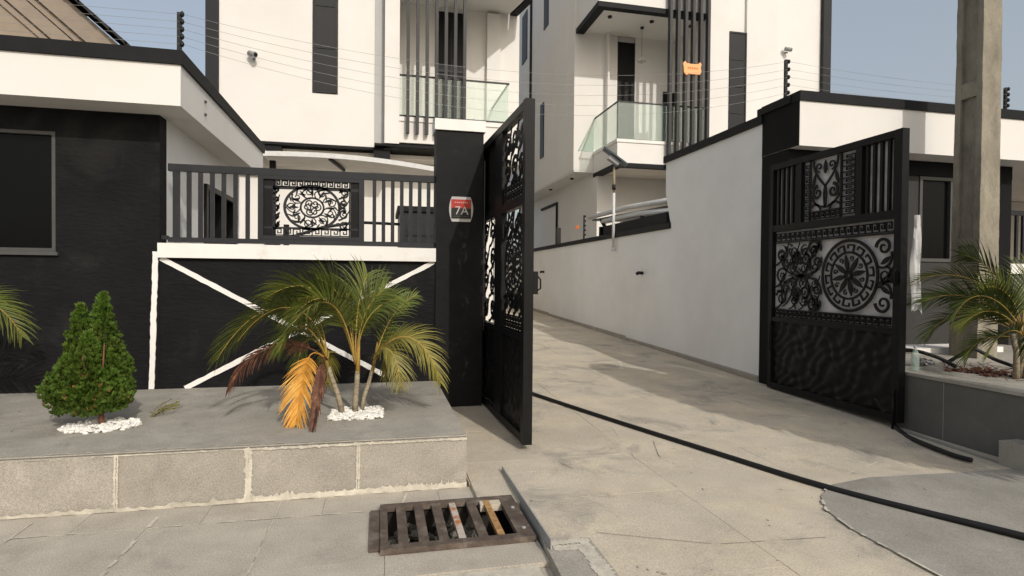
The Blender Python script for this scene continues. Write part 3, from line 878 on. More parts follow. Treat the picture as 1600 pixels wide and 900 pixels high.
# ------------------------------------------------------------------ left gate pillar and number plate
gp = thing('gate_pillar', (0.885, 6.8, 0), 'black gate pillar with white cap carrying the number plate', 'gate pillar')
MB().box(0.617, 1.155, 6.625, 6.93, 0.02, 3.222).build('shaft', BLACKPIL, gp, bevel=0.006)
MB().box(0.597, 1.175, 6.60, 6.955, 3.224, 3.348).build('cap', TRIM, gp, bevel=0.006)
sg = thing('house_number_plate', (0.90, 6.62, 2.34), 'red and black house number plate reading 7A on the pillar', 'number plate')
def barrel(w, h, bul, n=10):
    pts = []
    for i in range(n + 1):
        t = -1 + 2 * i / n
        pts.append((w / 2 + bul * (1 - t * t), h / 2 * t))
    for i in range(n + 1):
        t = 1 - 2 * i / n
        pts.append((-w / 2 - bul * (1 - t * t), h / 2 * t))
    return pts
m_ = MB().prism([(0.90 + x, 6.624, 2.338 + z) for x, z in barrel(0.21, 0.282, 0.032)], (0, -0.012, 0))
m_.build('backing', SIGNW, sg, bevel=0.003)
MB().box(0.787, 1.013, 6.607, 6.6115, 2.35, 2.448).build('red_field', RED, sg)
MB().box(0.787, 1.013, 6.607, 6.6115, 2.232, 2.349).build('black_field', SIGNK, sg)
RX = Matrix.Rotation(PI / 2, 4, 'X')
text_mesh('7A', 0.135, 0.0015, Matrix.Translation((0.905, 6.6055, 2.318)) @ RX).build('numeral', SIGNW, sg)
lt = MB()
for i in range(7):                           # tiny illegible line of lettering along the top
    x = 0.825 + i * 0.023
    lt.box(x, x + 0.013 + 0.004 * (i % 2), 6.6045, 6.6068, 2.405, 2.422)
lt.build('small_lettering', mat('faded_lettering', (0.55, 0.30, 0.26), 0.5), sg)
lt = MB()
for i in range(9):
    x = 0.815 + i * 0.019
    lt.box(x, x + 0.012, 6.6045, 6.6068, 2.252, 2.262)
lt.build('small_lettering', FRAMEG, sg)

# ------------------------------------------------------------------ gates
def gate_frame(g, org, u, n, L_, z0, z1, dividers):
    """u: unit vector hinge->free, n: thickness normal"""
    o = Vector(org)
    def bx(a, b, za, zb, th=0.07, m=GATE, name=None, off=0.0):
        mb = MB()
        p = lambda s, k, z: o + u * s + n * (k + off) + V(0, 0, z)
        h = th / 2
        mb.hexa([p(a, -h, za), p(b, -h, za), p(b, h, za), p(a, h, za), p(a, -h, zb), p(b, -h, zb), p(b, h, zb), p(a, h, zb)])
        return mb
    bx(0, 0.07, z0, z1).build('hinge_stile', GATE, g, bevel=0.004)
    bx(L_ - 0.085, L_, z0, z1, 0.085).build('free_stile', GATE, g, bevel=0.004)
    bx(0.071, L_ - 0.086, z0, z0 + 0.075).build('bottom_rail', GATE, g, bevel=0.004)
    bx(0.071, L_ - 0.086, z1 - 0.075, z1).build('top_rail', GATE, g, bevel=0.004)
    for a, b, za, zb in dividers:
        bx(a, b, za, zb, 0.06).build('divider', GATE, g, bevel=0.004)
    return bx

def emboss(g, o, u, n, a, b, za, zb, amp=0.012):
    mb = MB()
    nx, nz = 64, 30
    grid = []
    for j in range(nz + 1):
        row = []
        for i in range(nx + 1):
            s, z = a + (b - a) * i / nx, za + (zb - za) * j / nz
            h = amp * (math.sin(s * 30 + 2.2 * math.sin(z * 13)) * math.sin(z * 34 + 1.6 * math.sin(s * 11)) + 0.8 * noise.noise((s * 9, z * 9, 3)))
            row.append(mb.bm.verts.new(o + u * s + n * h + V(0, 0, z)))
        grid.append(row)
    for j in range(nz):
        for i in range(nx):
            f = mb.bm.faces.new((grid[j][i], grid[j][i + 1], grid[j + 1][i + 1], grid[j + 1][i]))
            f.smooth = True
    return mb.build('embossed_panel', GATE, g)

# right leaf: hinge (5.20, 6.98) free end (5.20, 4.93)
rg = thing('gate_leaf', (5.20, 6.98, 0.1), 'black steel gate leaf with round medallion, standing open at the right', 'gate', 'open gate leaves')
o_ = V(5.20, 6.99, 0)
u_ = V(0, -1, 0)
n_ = V(-1, 0, 0)
LR = 2.07
bx = gate_frame(rg, o_, u_, n_, LR, 0.115, 3.12, [(0.071, LR - 0.086, 2.215, 2.30), (0.071, LR - 0.086, 1.015, 1.075), (0.52, 0.60, 2.301, 3.044), (1.46, 1.545, 2.301, 3.044)])
emboss(rg, o_, u_, n_, 0.071, LR - 0.086, 0.191, 1.014)
bx(0.071, LR - 0.086, 0.191, 1.014, 0.006, off=-0.03).build('back_sheet', GATE, rg)
bb = None
for s in (0.145, 0.235, 0.325, 0.415, 0.49, 1.60, 1.69, 1.785, 1.88, 1.955):
    if bb is None:
        bb = bx(s - 0.016, s + 0.016, 2.301, 3.044, 0.03).build('bar', GATE, rg, bevel=0.003)
        s0 = s
    else:
        inst(bb, u_ * (s - s0), rg)
D_ = n_ * 0.012
s = MB()                                      # upper ornament
oo = o_ + u_ * 0.60 + V(0, 0, 2.30)
W, H_ = 0.86, 0.745
sd2 = MB()
key_border(s, 0.03, H_ - 0.03, 0.03, 0.12, 8, D_, oo, u_, V(0, 0, 1), 0.012, vertical=True)
key_border(s, 0.03, H_ - 0.03, W - 0.22, W - 0.03, 10, D_, oo, u_, V(0, 0, 1), 0.014, vertical=True)
key_border(s, 0.13, W - 0.22, 0.02, 0.09, 6, D_, oo, u_, V(0, 0, 1), 0.013)
s.ribbon([(0.135, 0), (0.135, H_)], 0.024, D_, oo, u_, V(0, 0, 1))
s.ribbon([(W - 0.235, 0), (W - 0.235, H_)], 0.024, D_, oo, u_, V(0, 0, 1))
s.ribbon([(0.13, 0.105), (W - 0.23, 0.105)], 0.022, D_, oo, u_, V(0, 0, 1))
cx = (0.135 + W - 0.235) / 2
ww = 0.245
tw = lambda t: 0.040 - 0.022 * t
for f_ in (1, -1):
    s.ribbon(bez((cx, 0.40), (cx + f_ * 0.10, 0.50), (cx + f_ * 0.19, 0.58), (cx + f_ * 0.20, 0.73)), 0.026, D_, oo, u_, V(0, 0, 1))
    s.ribbon(spiral(cx + f_ * 0.125, 0.33, 0.085, 1.35, PI / 2, -f_), tw, D_, oo, u_, V(0, 0, 1))
    s.ribbon(bez((cx, 0.40), (cx + f_ * 0.03, 0.35), (cx + f_ * 0.02, 0.22), (cx, 0.14)), 0.022, D_, oo, u_, V(0, 0, 1))
    s.ribbon(spiral(cx + f_ * 0.10, 0.64, 0.06, 1.2, -PI / 2, f_), 0.018, D_, oo, u_, V(0, 0, 1))
    s.ribbon(bez((cx, 0.15), (cx + f_ * 0.1, 0.16), (cx + f_ * 0.2, 0.2), (cx + f_ * 0.22, 0.30)), 0.026, D_, oo, u_, V(0, 0, 1))
    s.ribbon(bez((cx + f_ * 0.07, 0.12), (cx + f_ * 0.1, 0.2), (cx + f_ * 0.16, 0.22), (cx + f_ * 0.24, 0.16)), 0.026, D_, oo, u_, V(0, 0, 1))
    leaf2d(s, (cx + f_ * 0.21, 0.40), PI / 2 + f_ * 0.3, 0.18, 0.045, D_, oo, u_, V(0, 0, 1))
leaf2d(s, (cx, 0.55), PI / 2, 0.16, 0.06, D_, oo, u_, V(0, 0, 1))
s.build('upper_scrollwork', GATE, rg)
# dark solid flanks of the upper ornament
s = MB()                                      # main ornament
oo = o_ + V(0, 0, 0)
ZZ = V(0, 0, 1)
a0, a1, z0_, z1_ = 0.10, LR - 0.10, 1.09, 2.20
key_border(s, a0 + 0.02, a1 - 0.02, z1_ - 0.115, z1_ - 0.02, 20, D_, oo, u_, ZZ, 0.013)
key_border(s, a0 + 0.02, a1 - 0.02, z0_ + 0.0, z0_ + 0.075, 22, D_, oo, u_, ZZ, 0.015)
s.ribbon([(a0, z1_ - 0.135), (a1, z1_ - 0.135)], 0.020, D_, oo, u_, ZZ)
s.ribbon([(a0, z0_ + 0.09), (a1, z0_ + 0.09)], 0.020, D_, oo, u_, ZZ)
RC, RZ_, RR = 1.36, 1.625, 0.40
roundel(s, RC, RZ_, RR, D_, oo, u_, ZZ)
scroll_pair(s, 0.62, RZ_, 0.50, -1, D_, oo, u_, ZZ, 0.022)
scroll_pair(s, 0.58, RZ_, 0.46, 1, D_, oo, u_, ZZ, 0.022)
fill_scrolls(s, a0, 0.36, z0_ + 0.1, z1_ - 0.14, D_, oo, u_, ZZ, 1, 3, 0.018, 11)
for sy in (1, -1):
    s.ribbon(spiral(0.80, RZ_ + sy * 0.34, 0.10, 1.4, 0, sy), lambda t: 0.034 - 0.018 * t, D_, oo, u_, ZZ)
    s.ribbon(spiral(1.83, RZ_ + sy * 0.30, 0.10, 1.4, PI, -sy), lambda t: 0.034 - 0.018 * t, D_, oo, u_, ZZ)
    s.ribbon(bez((1.75, RZ_ + sy * 0.10), (1.85, RZ_ + sy * 0.05), (1.95, RZ_ + sy * 0.1), (1.93, RZ_ + sy * 0.25)), 0.024, D_, oo, u_, ZZ)
    leaf2d(s, (0.50, RZ_ + sy * 0.16), sy * 1.2, 0.16, 0.05, D_, oo, u_, ZZ)
    leaf2d(s, (1.80, RZ_ + sy * 0.12), sy * 0.6, 0.14, 0.05, D_, oo, u_, ZZ)
    leaf2d(s, (0.93, RZ_ + sy * 0.30), sy * 1.9, 0.13, 0.05, D_, oo, u_, ZZ)
fill_scrolls(s, 1.74, a1, RZ_ - 0.13, RZ_ + 0.13, D_, oo, u_, ZZ, 1, 1, 0.016, 3)
fill_scrolls(s, 0.38, 0.92, z0_ + 0.11, z0_ + 0.34, D_, oo, u_, ZZ, 3, 1, 0.011, 51)
fill_scrolls(s, 0.38, 0.92, z1_ - 0.37, z1_ - 0.15, D_, oo, u_, ZZ, 3, 1, 0.011, 52)
fill_scrolls(s, 0.36, 0.92, RZ_ - 0.20, RZ_ + 0.20, D_, oo, u_, ZZ, 3, 2, 0.008, 61)
s.build('medallion_scrollwork', GATE, rg)
bk = bx(0.072, LR - 0.087, 1.076, 2.214, 0.004, off=-0.028)
bk.build('backing_sheet', GREYBACK, rg)
bk = bx(0.072, LR - 0.087, 2.301, 3.044, 0.004, off=-0.028)
bk.build('backing_sheet', GREYBACK, rg)
lk = MB()
lk.bar((5.165, 4.97, 1.60), (5.12, 4.95, 1.60), 0.05, 0.12)
lk.tube([(5.12, 4.93, 1.70), (5.09, 4.93, 1.66), (5.09, 4.93, 1.56), (5.12, 4.93, 1.52)], 0.009, 6)
lk.build('latch', GATE, rg)
bo = MB()
bo.tube([(5.145, 4.965, 0.45), (5.145, 4.965, 0.03)], 0.011, 8)
bo.tube([(5.145, 4.965, 0.40), (5.10, 4.955, 0.40)], 0.009, 6)
bo.build('drop_bolt', GATE, rg)
hg = MB()
for z in (0.5, 1.6, 2.75):
    hg.tube([(5.215, 7.005, z - 0.07), (5.215, 7.005, z + 0.07)], 0.022, 10)
hg.build('hinge', GATE, rg)
hb = MB().tube([(5.15, 6.90, 0.62), (5.13, 6.90, 0.64), (5.13, 6.90, 0.98), (5.15, 6.90, 1.0)], 0.01, 6)
hb.build('handle', GATE, rg)
# left leaf: hinge (1.195, 6.93) free end (1.29, 4.93)
lg = thing('gate_leaf', (1.19, 6.95, 0.1), 'black steel gate leaf seen edge on, standing open beside the numbered pillar', 'gate', 'open gate leaves')
o_ = V(1.205, 6.95, 0)
fe = V(1.268, 4.93, 0)
u_ = (fe - o_).normalized()
n_ = V(u_.y, -u_.x, 0) * 1.0
if n_.x > 0: n_ = -n_
LL = (fe - o_).length
bx = gate_frame(lg, o_, u_, n_, LL, 0.10, 3.12, [(0.071, LL - 0.086, 2.215, 2.30), (0.071, LL - 0.086, 1.0, 1.06), (0.80, 1.10, 0.176, 0.999), (0.80, 1.10, 1.061, 2.214), (0.80, 1.10, 2.301, 3.044)])
emboss(lg, o_, u_, n_, 0.071, 0.80, 0.176, 0.999, 0.008)
emboss(lg, o_, u_, n_, 1.10, LL - 0.086, 0.176, 0.999, 0.008)
bx(0.071, 0.80, 2.301, 3.044, 0.006, off=-0.02).build('solid_sheet', GATE, lg)
D_ = n_ * 0.012
s = MB()
fill_scrolls(s, 0.1, 0.78, 1.08, 2.20, D_, o_, u_, ZZ, 2, 4, 0.020, 21)
s.build('narrow_scrollwork', GATE, lg)
s = MB()
roundel(s, 1.53, 1.68, 0.34, D_, o_, u_, ZZ)
fill_scrolls(s, 1.12, LL - 0.09, 1.95, 2.2, D_, o_, u_, ZZ, 4, 1, 0.022, 31)
fill_scrolls(s, 1.12, LL - 0.09, 1.22, 1.45, D_, o_, u_, ZZ, 4, 1, 0.022, 32)
key_border(s, 1.12, LL - 0.10, 1.07, 1.13, 8, D_, o_, u_, ZZ, 0.014)
key_border(s, 1.12, LL - 0.10, 1.14, 1.20, 8, D_, o_, u_, ZZ, 0.014)
s.build('medallion_scrollwork', GATE, lg)
s = MB()
fill_scrolls(s, 1.14, LL - 0.10, 2.48, 3.03, D_, o_, u_, ZZ, 3, 2, 0.026, 41)
key_border(s, 1.12, LL - 0.10, 2.31, 2.37, 8, D_, o_, u_, ZZ, 0.014)
key_border(s, 1.12, LL - 0.10, 2.39, 2.46, 8, D_, o_, u_, ZZ, 0.014)
s.build('upper_scrollwork', GATE, lg)
hg = MB()
for z in (0.55, 1.65, 2.7):
    hg.tube([(1.185, 6.95, z - 0.07), (1.185, 6.95, z + 0.07)], 0.02, 10)
hg.build('hinge', GATE, lg)
lk = MB()
q = o_ + u_ * (LL - 0.03) - n_ * 0.05
lk.box(q.x - 0.005, q.x + 0.035, q.y - 0.03, q.y + 0.04, 1.42, 1.62)
lk.tube([(q.x + 0.035, q.y, 1.58), (q.x + 0.065, q.y, 1.55), (q.x + 0.065, q.y, 1.47), (q.x + 0.035, q.y, 1.45)], 0.008, 6)
lk.build('latch', GATE, lg, bevel=0.003)
pr = MB().tube([(1.168, 6.61, 0.95), (1.168, 6.61, 2.9)], 0.006, 6)
tag(pr.build('conduit', FRAMEG), 'thin pale conduit up the right edge of the numbered pillar', 'conduit')

# ------------------------------------------------------------------ right side: boundary wall, pier, guardhouse
rw = thing('driveway_wall', (5.4, 13, 0), 'long white boundary wall with black coping stepping down along the driveway', 'wall')
MB().box(5.30, 5.52, 7.362, 10.0, -0.05, 3.785).build('high_wall', WHITE2, rw)
MB().prism([(5.30, 10.001, 2.56), (5.30, 10.001, 3.785), (5.30, 10.22, 3.785), (5.30, 10.22, 3.22)], (0.22, 0, 0)).build('corbel', WHITE2, rw)
MB().box(5.26, 5.56, 7.33, 10.26, 3.787, 3.905).build('high_coping', CAP, rw, bevel=0.005)
MB().box(5.302, 5.52, 10.002, 26, -0.05, 2.525).build('low_wall', WHITE2, rw)
MB().box(5.265, 5.56, 10.004, 26, 2.527, 2.635).build('low_coping', CAP, rw, bevel=0.005)
sk = MB()
for a, b in ((7.364, 12), (12, 18), (18, 26)):
    sk.hexa([(5.285, a, gz(a) - 0.08), (5.299, a, gz(a) - 0.08), (5.299, b, gz(b) - 0.08), (5.285, b, gz(b) - 0.08), (5.285, a, gz(a) + 0.07), (5.299, a, gz(a) + 0.09), (5.299, b, gz(b) + 0.06), (5.285, b, gz(b) + 0.05)])
sk.build('skirting', BLOCK, rw)
for y, z, nm in ((11.18, 1.70, 'nearer black spout pipe on the white driveway wall'), (18.6, 1.80, 'farther black spout pipe on the white driveway wall beside the left gate')):
    m_ = MB().tube([(5.30, y, z), (5.20, y - 0.01, z + 0.005), (5.16, y - 0.02, z - 0.02)], 0.035, 10)
    m_.lathe((5.25, y, z), [(0.05, -0.03), (0.05, 0.03)], 10)
    tag(m_.build('wall_spout', BLKPL), nm, 'pipe')
rgh = thing('guardhouse', (8, 8.4, 0), 'low dark guardhouse with white overhanging eaves behind the right gate leaf and pole', 'guardhouse')
MB().box(5.305, 5.80, 6.80, 7.36, -0.02, 3.318).build('pier', BLACKP, rgh)
MB().box(5.255, 5.284, 6.75, 7.42, 3.906, 4.0).build('pier_cap', CAP, rgh, bevel=0.004)
MB().box(5.302, 5.8, 7.342, 7.361, 3.319, 3.9).build('pier_head', BLACKP, rgh)
rwall = MB()
RX0, RX1, RZ0, RZ1 = 7.66, 8.42, 1.86, 3.10
rwall.box(5.801, RX0, 7.02, 7.2, 0.0, 3.318)
rwall.box(RX1, 9.33, 7.02, 7.2, 0.0, 3.318)
rwall.box(RX0, RX1, 7.02, 7.2, 0.0, RZ0)
rwall.box(RX0, RX1, 7.02, 7.2, RZ1, 3.318)
rwall.build('front_wall', GREYW, rgh)
MB().box(9.10, 9.34, 6.99, 7.018, 0.3, 3.318).build('corner_strip', BLACKP, rgh)
MB().box(5.801, 9.34, 6.985, 7.018, 2.98 + 0.13, 3.317).build('wall_head', BLACKP, rgh)
rfw = MB()
t = 0.048
rfw.box(RX0, RX1 - 0.16, 7.0, 7.08, RZ1 - t, RZ1); rfw.box(RX0, RX1 - 0.16, 7.0, 7.08, RZ0, RZ0 + t)
rfw.box(RX0, RX0 + t, 7.0, 7.08, RZ0 + t, RZ1 - t); rfw.box(RX1 - 0.16 - t, RX1 - 0.16, 7.0, 7.08, RZ0 + t, RZ1 - t)
rf = rfw.build('window', FRAMEG, rgh, bevel=0.004)
MB().box(RX0 + t, RX1 - 0.16 - t, 7.05, 7.058, RZ0 + t, RZ1 - t).build('pane', DARKGL, rf)
MB().box(RX0, RX1, 7.15, 7.16, RZ0, RZ1).build('window_back', BLACKV, rf)
MB().box(5.303, 16, 6.60, 7.34, 3.32, 3.90).build('fascia', WHITE, rgh, bevel=0.004)
MB().box(7.2, 16, 7.341, 10.2, 3.33, 3.89).build('roof_slab', WHITE, rgh)
MB().box(5.285, 16, 6.575, 7.36, 3.902, 4.025).build('roof_edge', CAP, rgh, bevel=0.006)
MB().box(5.290, 5.3015, 6.602, 7.33, 3.322, 3.899).build('fascia_end', BLACKP, rgh)
bw2 = thing('boundary_wall', (11, 7.1, 0), 'low grey front wall with white coping at the far right edge', 'wall')
MB().box(9.341, 14, 7.03, 7.25, 0.0, 1.70).build('wall_face', GREYW, bw2)
MB().box(9.342, 14, 6.98, 7.29, 1.702, 1.85).build('coping', TRIM, bw2, bevel=0.006)
make_railing(9.36, 13.9, 7.12, 1.87, 2.68, 'dark grey bar railing on the white coping right of the pole', [9.62 + 0.13 * i for i in range(14)], None)
rb = MB()
rb.box(9.34, 16, 9.95, 10.1, 0, 3.318)
rb.box(9.1, 9.33, 7.21, 9.9, 0.0, 3.318)
rb.build('rear_wall', BEIGE, rgh)

# right planter
pt = thing('planter', (6.6, 5.3, 0), 'grey rendered planter with flat top in front of the right guardhouse', 'planter')
pm_ = MB()
pm_.box(5.302, 9.3, 2.9, 7.015, -0.08, 0.612)
pm_.build('planter_wall', GREYP, pt, bevel=0.012)
MB().box(5.50, 9.2, 3.1, 6.99, 0.612, 0.628).build('planter_top', SCREED, pt, bevel=0.004)
MB().box(5.285, 5.55, 2.87, 7.0, 0.6, 0.632).build('rim', SCREED, pt, bevel=0.008)
for y in (4.55,):
    vs = MB()
    vs.box(5.299, 5.303, y - 0.003, y + 0.003, -0.02, 0.59)
    vs.build('render_joint', SHADE_CONC, pt)
MB().box(6.72, 8.2, 6.2, 6.62, 0.629, 0.70).build('door_step', TRIM, pt, bevel=0.008)
tag(MB().box(5.08, 5.285, 3.35, 3.86, -0.06, 0.235).build('concrete_block', BLOCK, bevel=0.01), 'small pale concrete block against the foot of the right planter', 'block')
edge = MB()
edge.hexa([(5.10, 3.87, -0.02), (5.13, 3.87, -0.02), (5.22, 4.95, 0.0), (5.17, 4.95, 0.0), (5.10, 3.87, 0.042), (5.13, 3.87, 0.042), (5.22, 4.95, 0.06), (5.17, 4.95, 0.06)])
tag(edge.build('kerb', SHADE_CONC, bevel=0.004), kind='structure')

# ------------------------------------------------------------------ utility pole
po = thing('utility_pole', (7.33, 5.86, 0.6), 'weathered concrete utility pole with recessed panels rising from the right planter', 'utility pole')
PXc, PYf = 7.29, 5.70
def pole_at(z):
    k = 1 - 0.020 * (z - 0.6)
    return 0.155 * k, 0.185 * k
shaft = MB()
# four corner legs + webs leaves recessed panels on the side faces
def ring(z, ins=0.0):
    a, b = pole_at(z)
    return a - ins, b
zs = [0.55, 1.5, 2.5, 3.5, 4.5, 5.5, 6.5, 7.6]
for za, zb in zip(zs, zs[1:]):
    (a0, b0), (a1, b1) = pole_at(za), pole_at(zb)
    cx, cy = PXc, PYf + 0.185
    for sy in (1, -1):                        # front and back flanges
        e0, e1 = b0 * 0.42, b1 * 0.42
        y0a, y0b = (cy - b0, cy - b0 + e0) if sy < 0 else (cy + b0 - e0, cy + b0)
        y1a, y1b = (cy - b1, cy - b1 + e1) if sy < 0 else (cy + b1 - e1, cy + b1)
        shaft.hexa([(cx - a0, y0a, za), (cx + a0, y0a, za), (cx + a0, y0b, za), (cx - a0, y0b, za), (cx - a1, y1a, zb), (cx + a1, y1a, zb), (cx + a1, y1b, zb), (cx - a1, y1b, zb)])
so = shaft.build('flanges', CONC, po, bevel=0.010)
def roughen(o, amp, cuts):
    bm = bmesh.new()
    bm.from_mesh(o.data)
    bmesh.ops.remove_doubles(bm, verts=bm.verts[:], dist=0.0005)
    for _ in range(cuts):
        es = [e for e in bm.edges if e.calc_length() > 0.045]
        bmesh.ops.subdivide_edges(bm, edges=es, cuts=1, use_grid_fill=True)
    for v in bm.verts:
        p = v.co
        q = noise.noise_vector((p.x * 9, p.y * 9, p.z * 5)) * amp + noise.noise_vector((p.x * 34, p.y * 34, p.z * 30)) * amp * 0.6
        v.co = p + Vector((q.x, q.y, q.z))
    for f in bm.faces:
        f.smooth = False
    bm.to_mesh(o.data)
    bm.free()
roughen(so, 0.006, 4)
web = MB()
for za, zb in zip(zs, zs[1:]):
    (a0, b0), (a1, b1) = pole_at(za), pole_at(zb)
    web.hexa([(PXc - a0 * 0.66, cy - b0 * 0.6, za), (PXc + a0 * 0.66, cy - b0 * 0.6, za), (PXc + a0 * 0.66, cy + b0 * 0.6, za), (PXc - a0 * 0.66, cy + b0 * 0.6, za),
              (PXc - a1 * 0.66, cy - b1 * 0.6, zb), (PXc + a1 * 0.66, cy - b1 * 0.6, zb), (PXc + a1 * 0.66, cy + b1 * 0.6, zb), (PXc - a1 * 0.66, cy + b1 * 0.6, zb)])
web.build('web', CONC, po)
for za, zb in ((0.56, 1.75), (2.02, 2.12), (3.86, 4.05), (5.7, 5.9)):
    (a0, b0), (a1, b1) = pole_at(za), pole_at(zb)
    m_ = MB().hexa([(PXc - a0 * 0.97, cy - b0 * 0.6, za), (PXc + a0 * 0.97, cy - b0 * 0.6, za), (PXc + a0 * 0.97, cy + b0 * 0.6, za), (PXc - a0 * 0.97, cy + b0 * 0.6, za),
                    (PXc - a1 * 0.97, cy - b1 * 0.6, zb), (PXc + a1 * 0.97, cy - b1 * 0.6, zb), (PXc + a1 * 0.97, cy + b1 * 0.6, zb), (PXc - a1 * 0.97, cy + b1 * 0.6, zb)])
    m_.build('cross_web', CONC, po, bevel=0.008)

# ------------------------------------------------------------------ electric fence posts and wires
def fence_post(x, y, z0, z1, label, n=5):
    e = thing('electric_fence_post', (x, y, z0), label, 'fence post', 'electric fence posts')
    MB().box(x - 0.018, x + 0.018, y - 0.018, y + 0.018, z0, z1).build('post', BLKPL, e)
    im = None
    pts = []
    for i in range(n):
        z = z0 + (z1 - z0) * (0.2 + 0.75 * i / (n - 1))
        pts.append(V(x + 0.03, y - 0.02, z))
        if im is None:
            im = MB().lathe((x + 0.03, y - 0.02, z), [(0.010, -0.026), (0.020, -0.008), (0.020, 0.008), (0.010, 0.026)], 8).build('insulator', BLKPL, e)
            zi = z
        else:
            inst(im, (0, 0, z - zi), e)
    return pts
pA = fence_post(-1.91, 6.30, 3.725, 4.11, 'black electric fence post on the corner of the left guardhouse roof')
pB = fence_post(5.33, 6.92, 3.985, 4.54, 'black electric fence post on the pier at the right guardhouse corner')
pC = fence_post(5.40, 15.05, 2.635, 3.30, 'distant black electric fence post on the low white wall')
pD = fence_post(9.06, 6.9, 4.025, 4.46, 'black electric fence post on the right guardhouse roof just right of the pole')
pE = [p + V(-9.0, 0, 0.05) for p in pA]
def wire(a, b, sag, lab, grp):
    pts = []
    for i in range(25):
        t = i / 24
        p = Vector(a).lerp(Vector(b), t)
        p.z -= sag * 4 * t * (1 - t)
        pts.append(p)
    tag(MB().tube(pts, 0.0016, 4).build('fence_wire', WIRE), lab, 'wire', grp)
ORD = ['lowest of five', 'second lowest of five', 'middle of five', 'second highest of five', 'highest of five']
for i in range(5):
    wire(pA[i], pB[i], 0.36 + 0.03 * (4 - i), ORD[i] + ' thin fence wires sagging across the gateway between the guardhouse roofs', 'fence wires over the gateway')
for i in range(5):
    wire(pE[i], pA[i], 0.05, ORD[i] + ' thin fence wires along the left guardhouse roof', 'fence wires over the left guardhouse')
    wire(pB[i], pD[i], 0.05, ORD[i] + ' thin fence wires along the right guardhouse roof', 'fence wires over the right guardhouse')

# ------------------------------------------------------------------ white houses
def window_panel(parent, x0, x1, y, z0, z1, rows=5, name='window', m=None):
    """tall dark flush window strip: frame with narrow stacked panes"""
    f = MB()
    t = 0.05
    f.box(x0, x0 + t, y - 0.03, y + 0.02, z0, z1); f.box(x1 - t, x1, y - 0.03, y + 0.02, z0, z1)
    f.box(x0 + t, x1 - t, y - 0.03, y + 0.02, z0, z0 + t); f.box(x0 + t, x1 - t, y - 0.03, y + 0.02, z1 - t, z1)
    fo = f.build(name, m or PANELM, parent)
    h = (z1 - z0 - 2 * t) / rows
    src = None
    for i in range(rows):
        if src is None:
            src = MB().box(x0 + t, x1 - t, y - 0.012, y - 0.002, z0 + t + 0.008, z0 + t + h - 0.008).build('pane', m or PANELM, fo)
        else:
            inst(src, (0, 0, h * i), fo)
    return fo

def floodlight(x, y, z, label):
    fl = thing('security_camera', (x, y, z), label, 'camera')
    MB().bar((x, y + 0.02, z), (x, y - 0.10, z - 0.05), 0.05, 0.05).build('arm', GREYPL, fl)
    m_ = MB().tube([(x - 0.10, y - 0.10, z + 0.07), (x + 0.06, y - 0.24, z + 0.0)], 0.065, 10)
    m_.build('body', GREYPL, fl)
    MB().tube([(x + 0.06, y - 0.241, z - 0.001), (x + 0.07, y - 0.25, z - 0.005)], 0.045, 10).build('lens', BLKPL, fl)

TOP = 13.5
# ---- left house (front plane y = 15)
lh = thing('white_house', (0, 18, 0.3), 'white three storey house with dark slats, left of the driveway', 'house', 'twin white houses')
YL = 15.0
w = MB()
w.box(-3.70, -1.62, YL, 26, 4.80, TOP)
w.box(-1.02, -0.14, YL, 26, 4.80, TOP)
w.box(-1.62, -1.02, YL, 26, 4.80, 6.03)
w.box(-1.62, -1.02, YL + 0.12, 26, 6.03, TOP)
w.build('upper_facade', WHITE, lh)
MB().box(-0.14, 0.10, YL - 0.02, 17, 4.82, TOP).build('grey_pilaster', STRIPG, lh)
MB().box(0.10, 0.455, YL - 0.30, 17.1, 4.86, TOP).build('white_pilaster', WHITE, lh)
MB().box(-3.99, -3.70, YL - 0.04, 26, 4.6, TOP).build('corner_strip', PANELM, lh)
window_panel(lh, -1.60, -1.04, YL, 6.05, TOP - 0.2, 7)
MB().box(0.456, 4.06, 17.2, 26, 4.85, TOP).build('balcony_back_wall', WHITE, lh)
MB().box(3.05, 3.45, 17.02, 17.199, 5.5, 9.35).build('pilaster', WHITE, lh)
# deck and fringe
MB().box(0.456, 3.24, YL - 0.28, 17.199, 4.90, 5.42).build('balcony_slab', WHITE, lh, bevel=0.006)
MB().box(0.457, 3.27, YL - 0.31, 17.198, 5.421, 5.53).build('slab_edge', TRIM, lh, bevel=0.004)
MB().box(-3.9, -0.15, YL - 0.02, YL + 0.2, 4.735, 4.797).build('black_soffit_edge', CAP, lh)
MB().box(-0.14, 3.22, YL - 0.26, YL + 0.0, 4.80, 4.855).build('black_soffit_edge', CAP, lh)
MB().box(-0.16, 0.24, YL - 0.10, YL + 0.9, 4.42, 4.733).build('beam_end', CAP, lh)
MB().box(-2.68, -2.32, YL + 0.03, YL + 0.9, 4.50, 4.733).build('beam_end', CAP, lh)
MB().box(-3.9, 4.0, YL + 0.21, 15.94, 4.60, 4.69).build('soffit', BEIGE, lh)
MB().box(-3.9, 3.4, 15.95, 26, 0.0, 4.69).build('ground_floor_wall', WHITE, lh)
# door behind slats
d = MB()
d.box(1.60, 2.40, 17.12, 17.199, 5.53, 9.30)
do = d.build('balcony_door', BLACKV, lh)
for x in (1.62, 2.0, 2.37):
    MB().box(x - 0.02, x + 0.02, 17.09, 17.12, 5.53, 9.28).build('door_frame', PANELM, do)
MB().box(1.60, 2.40, 17.095, 17.119, 7.55, 7.62).build('door_frame', PANELM, do)
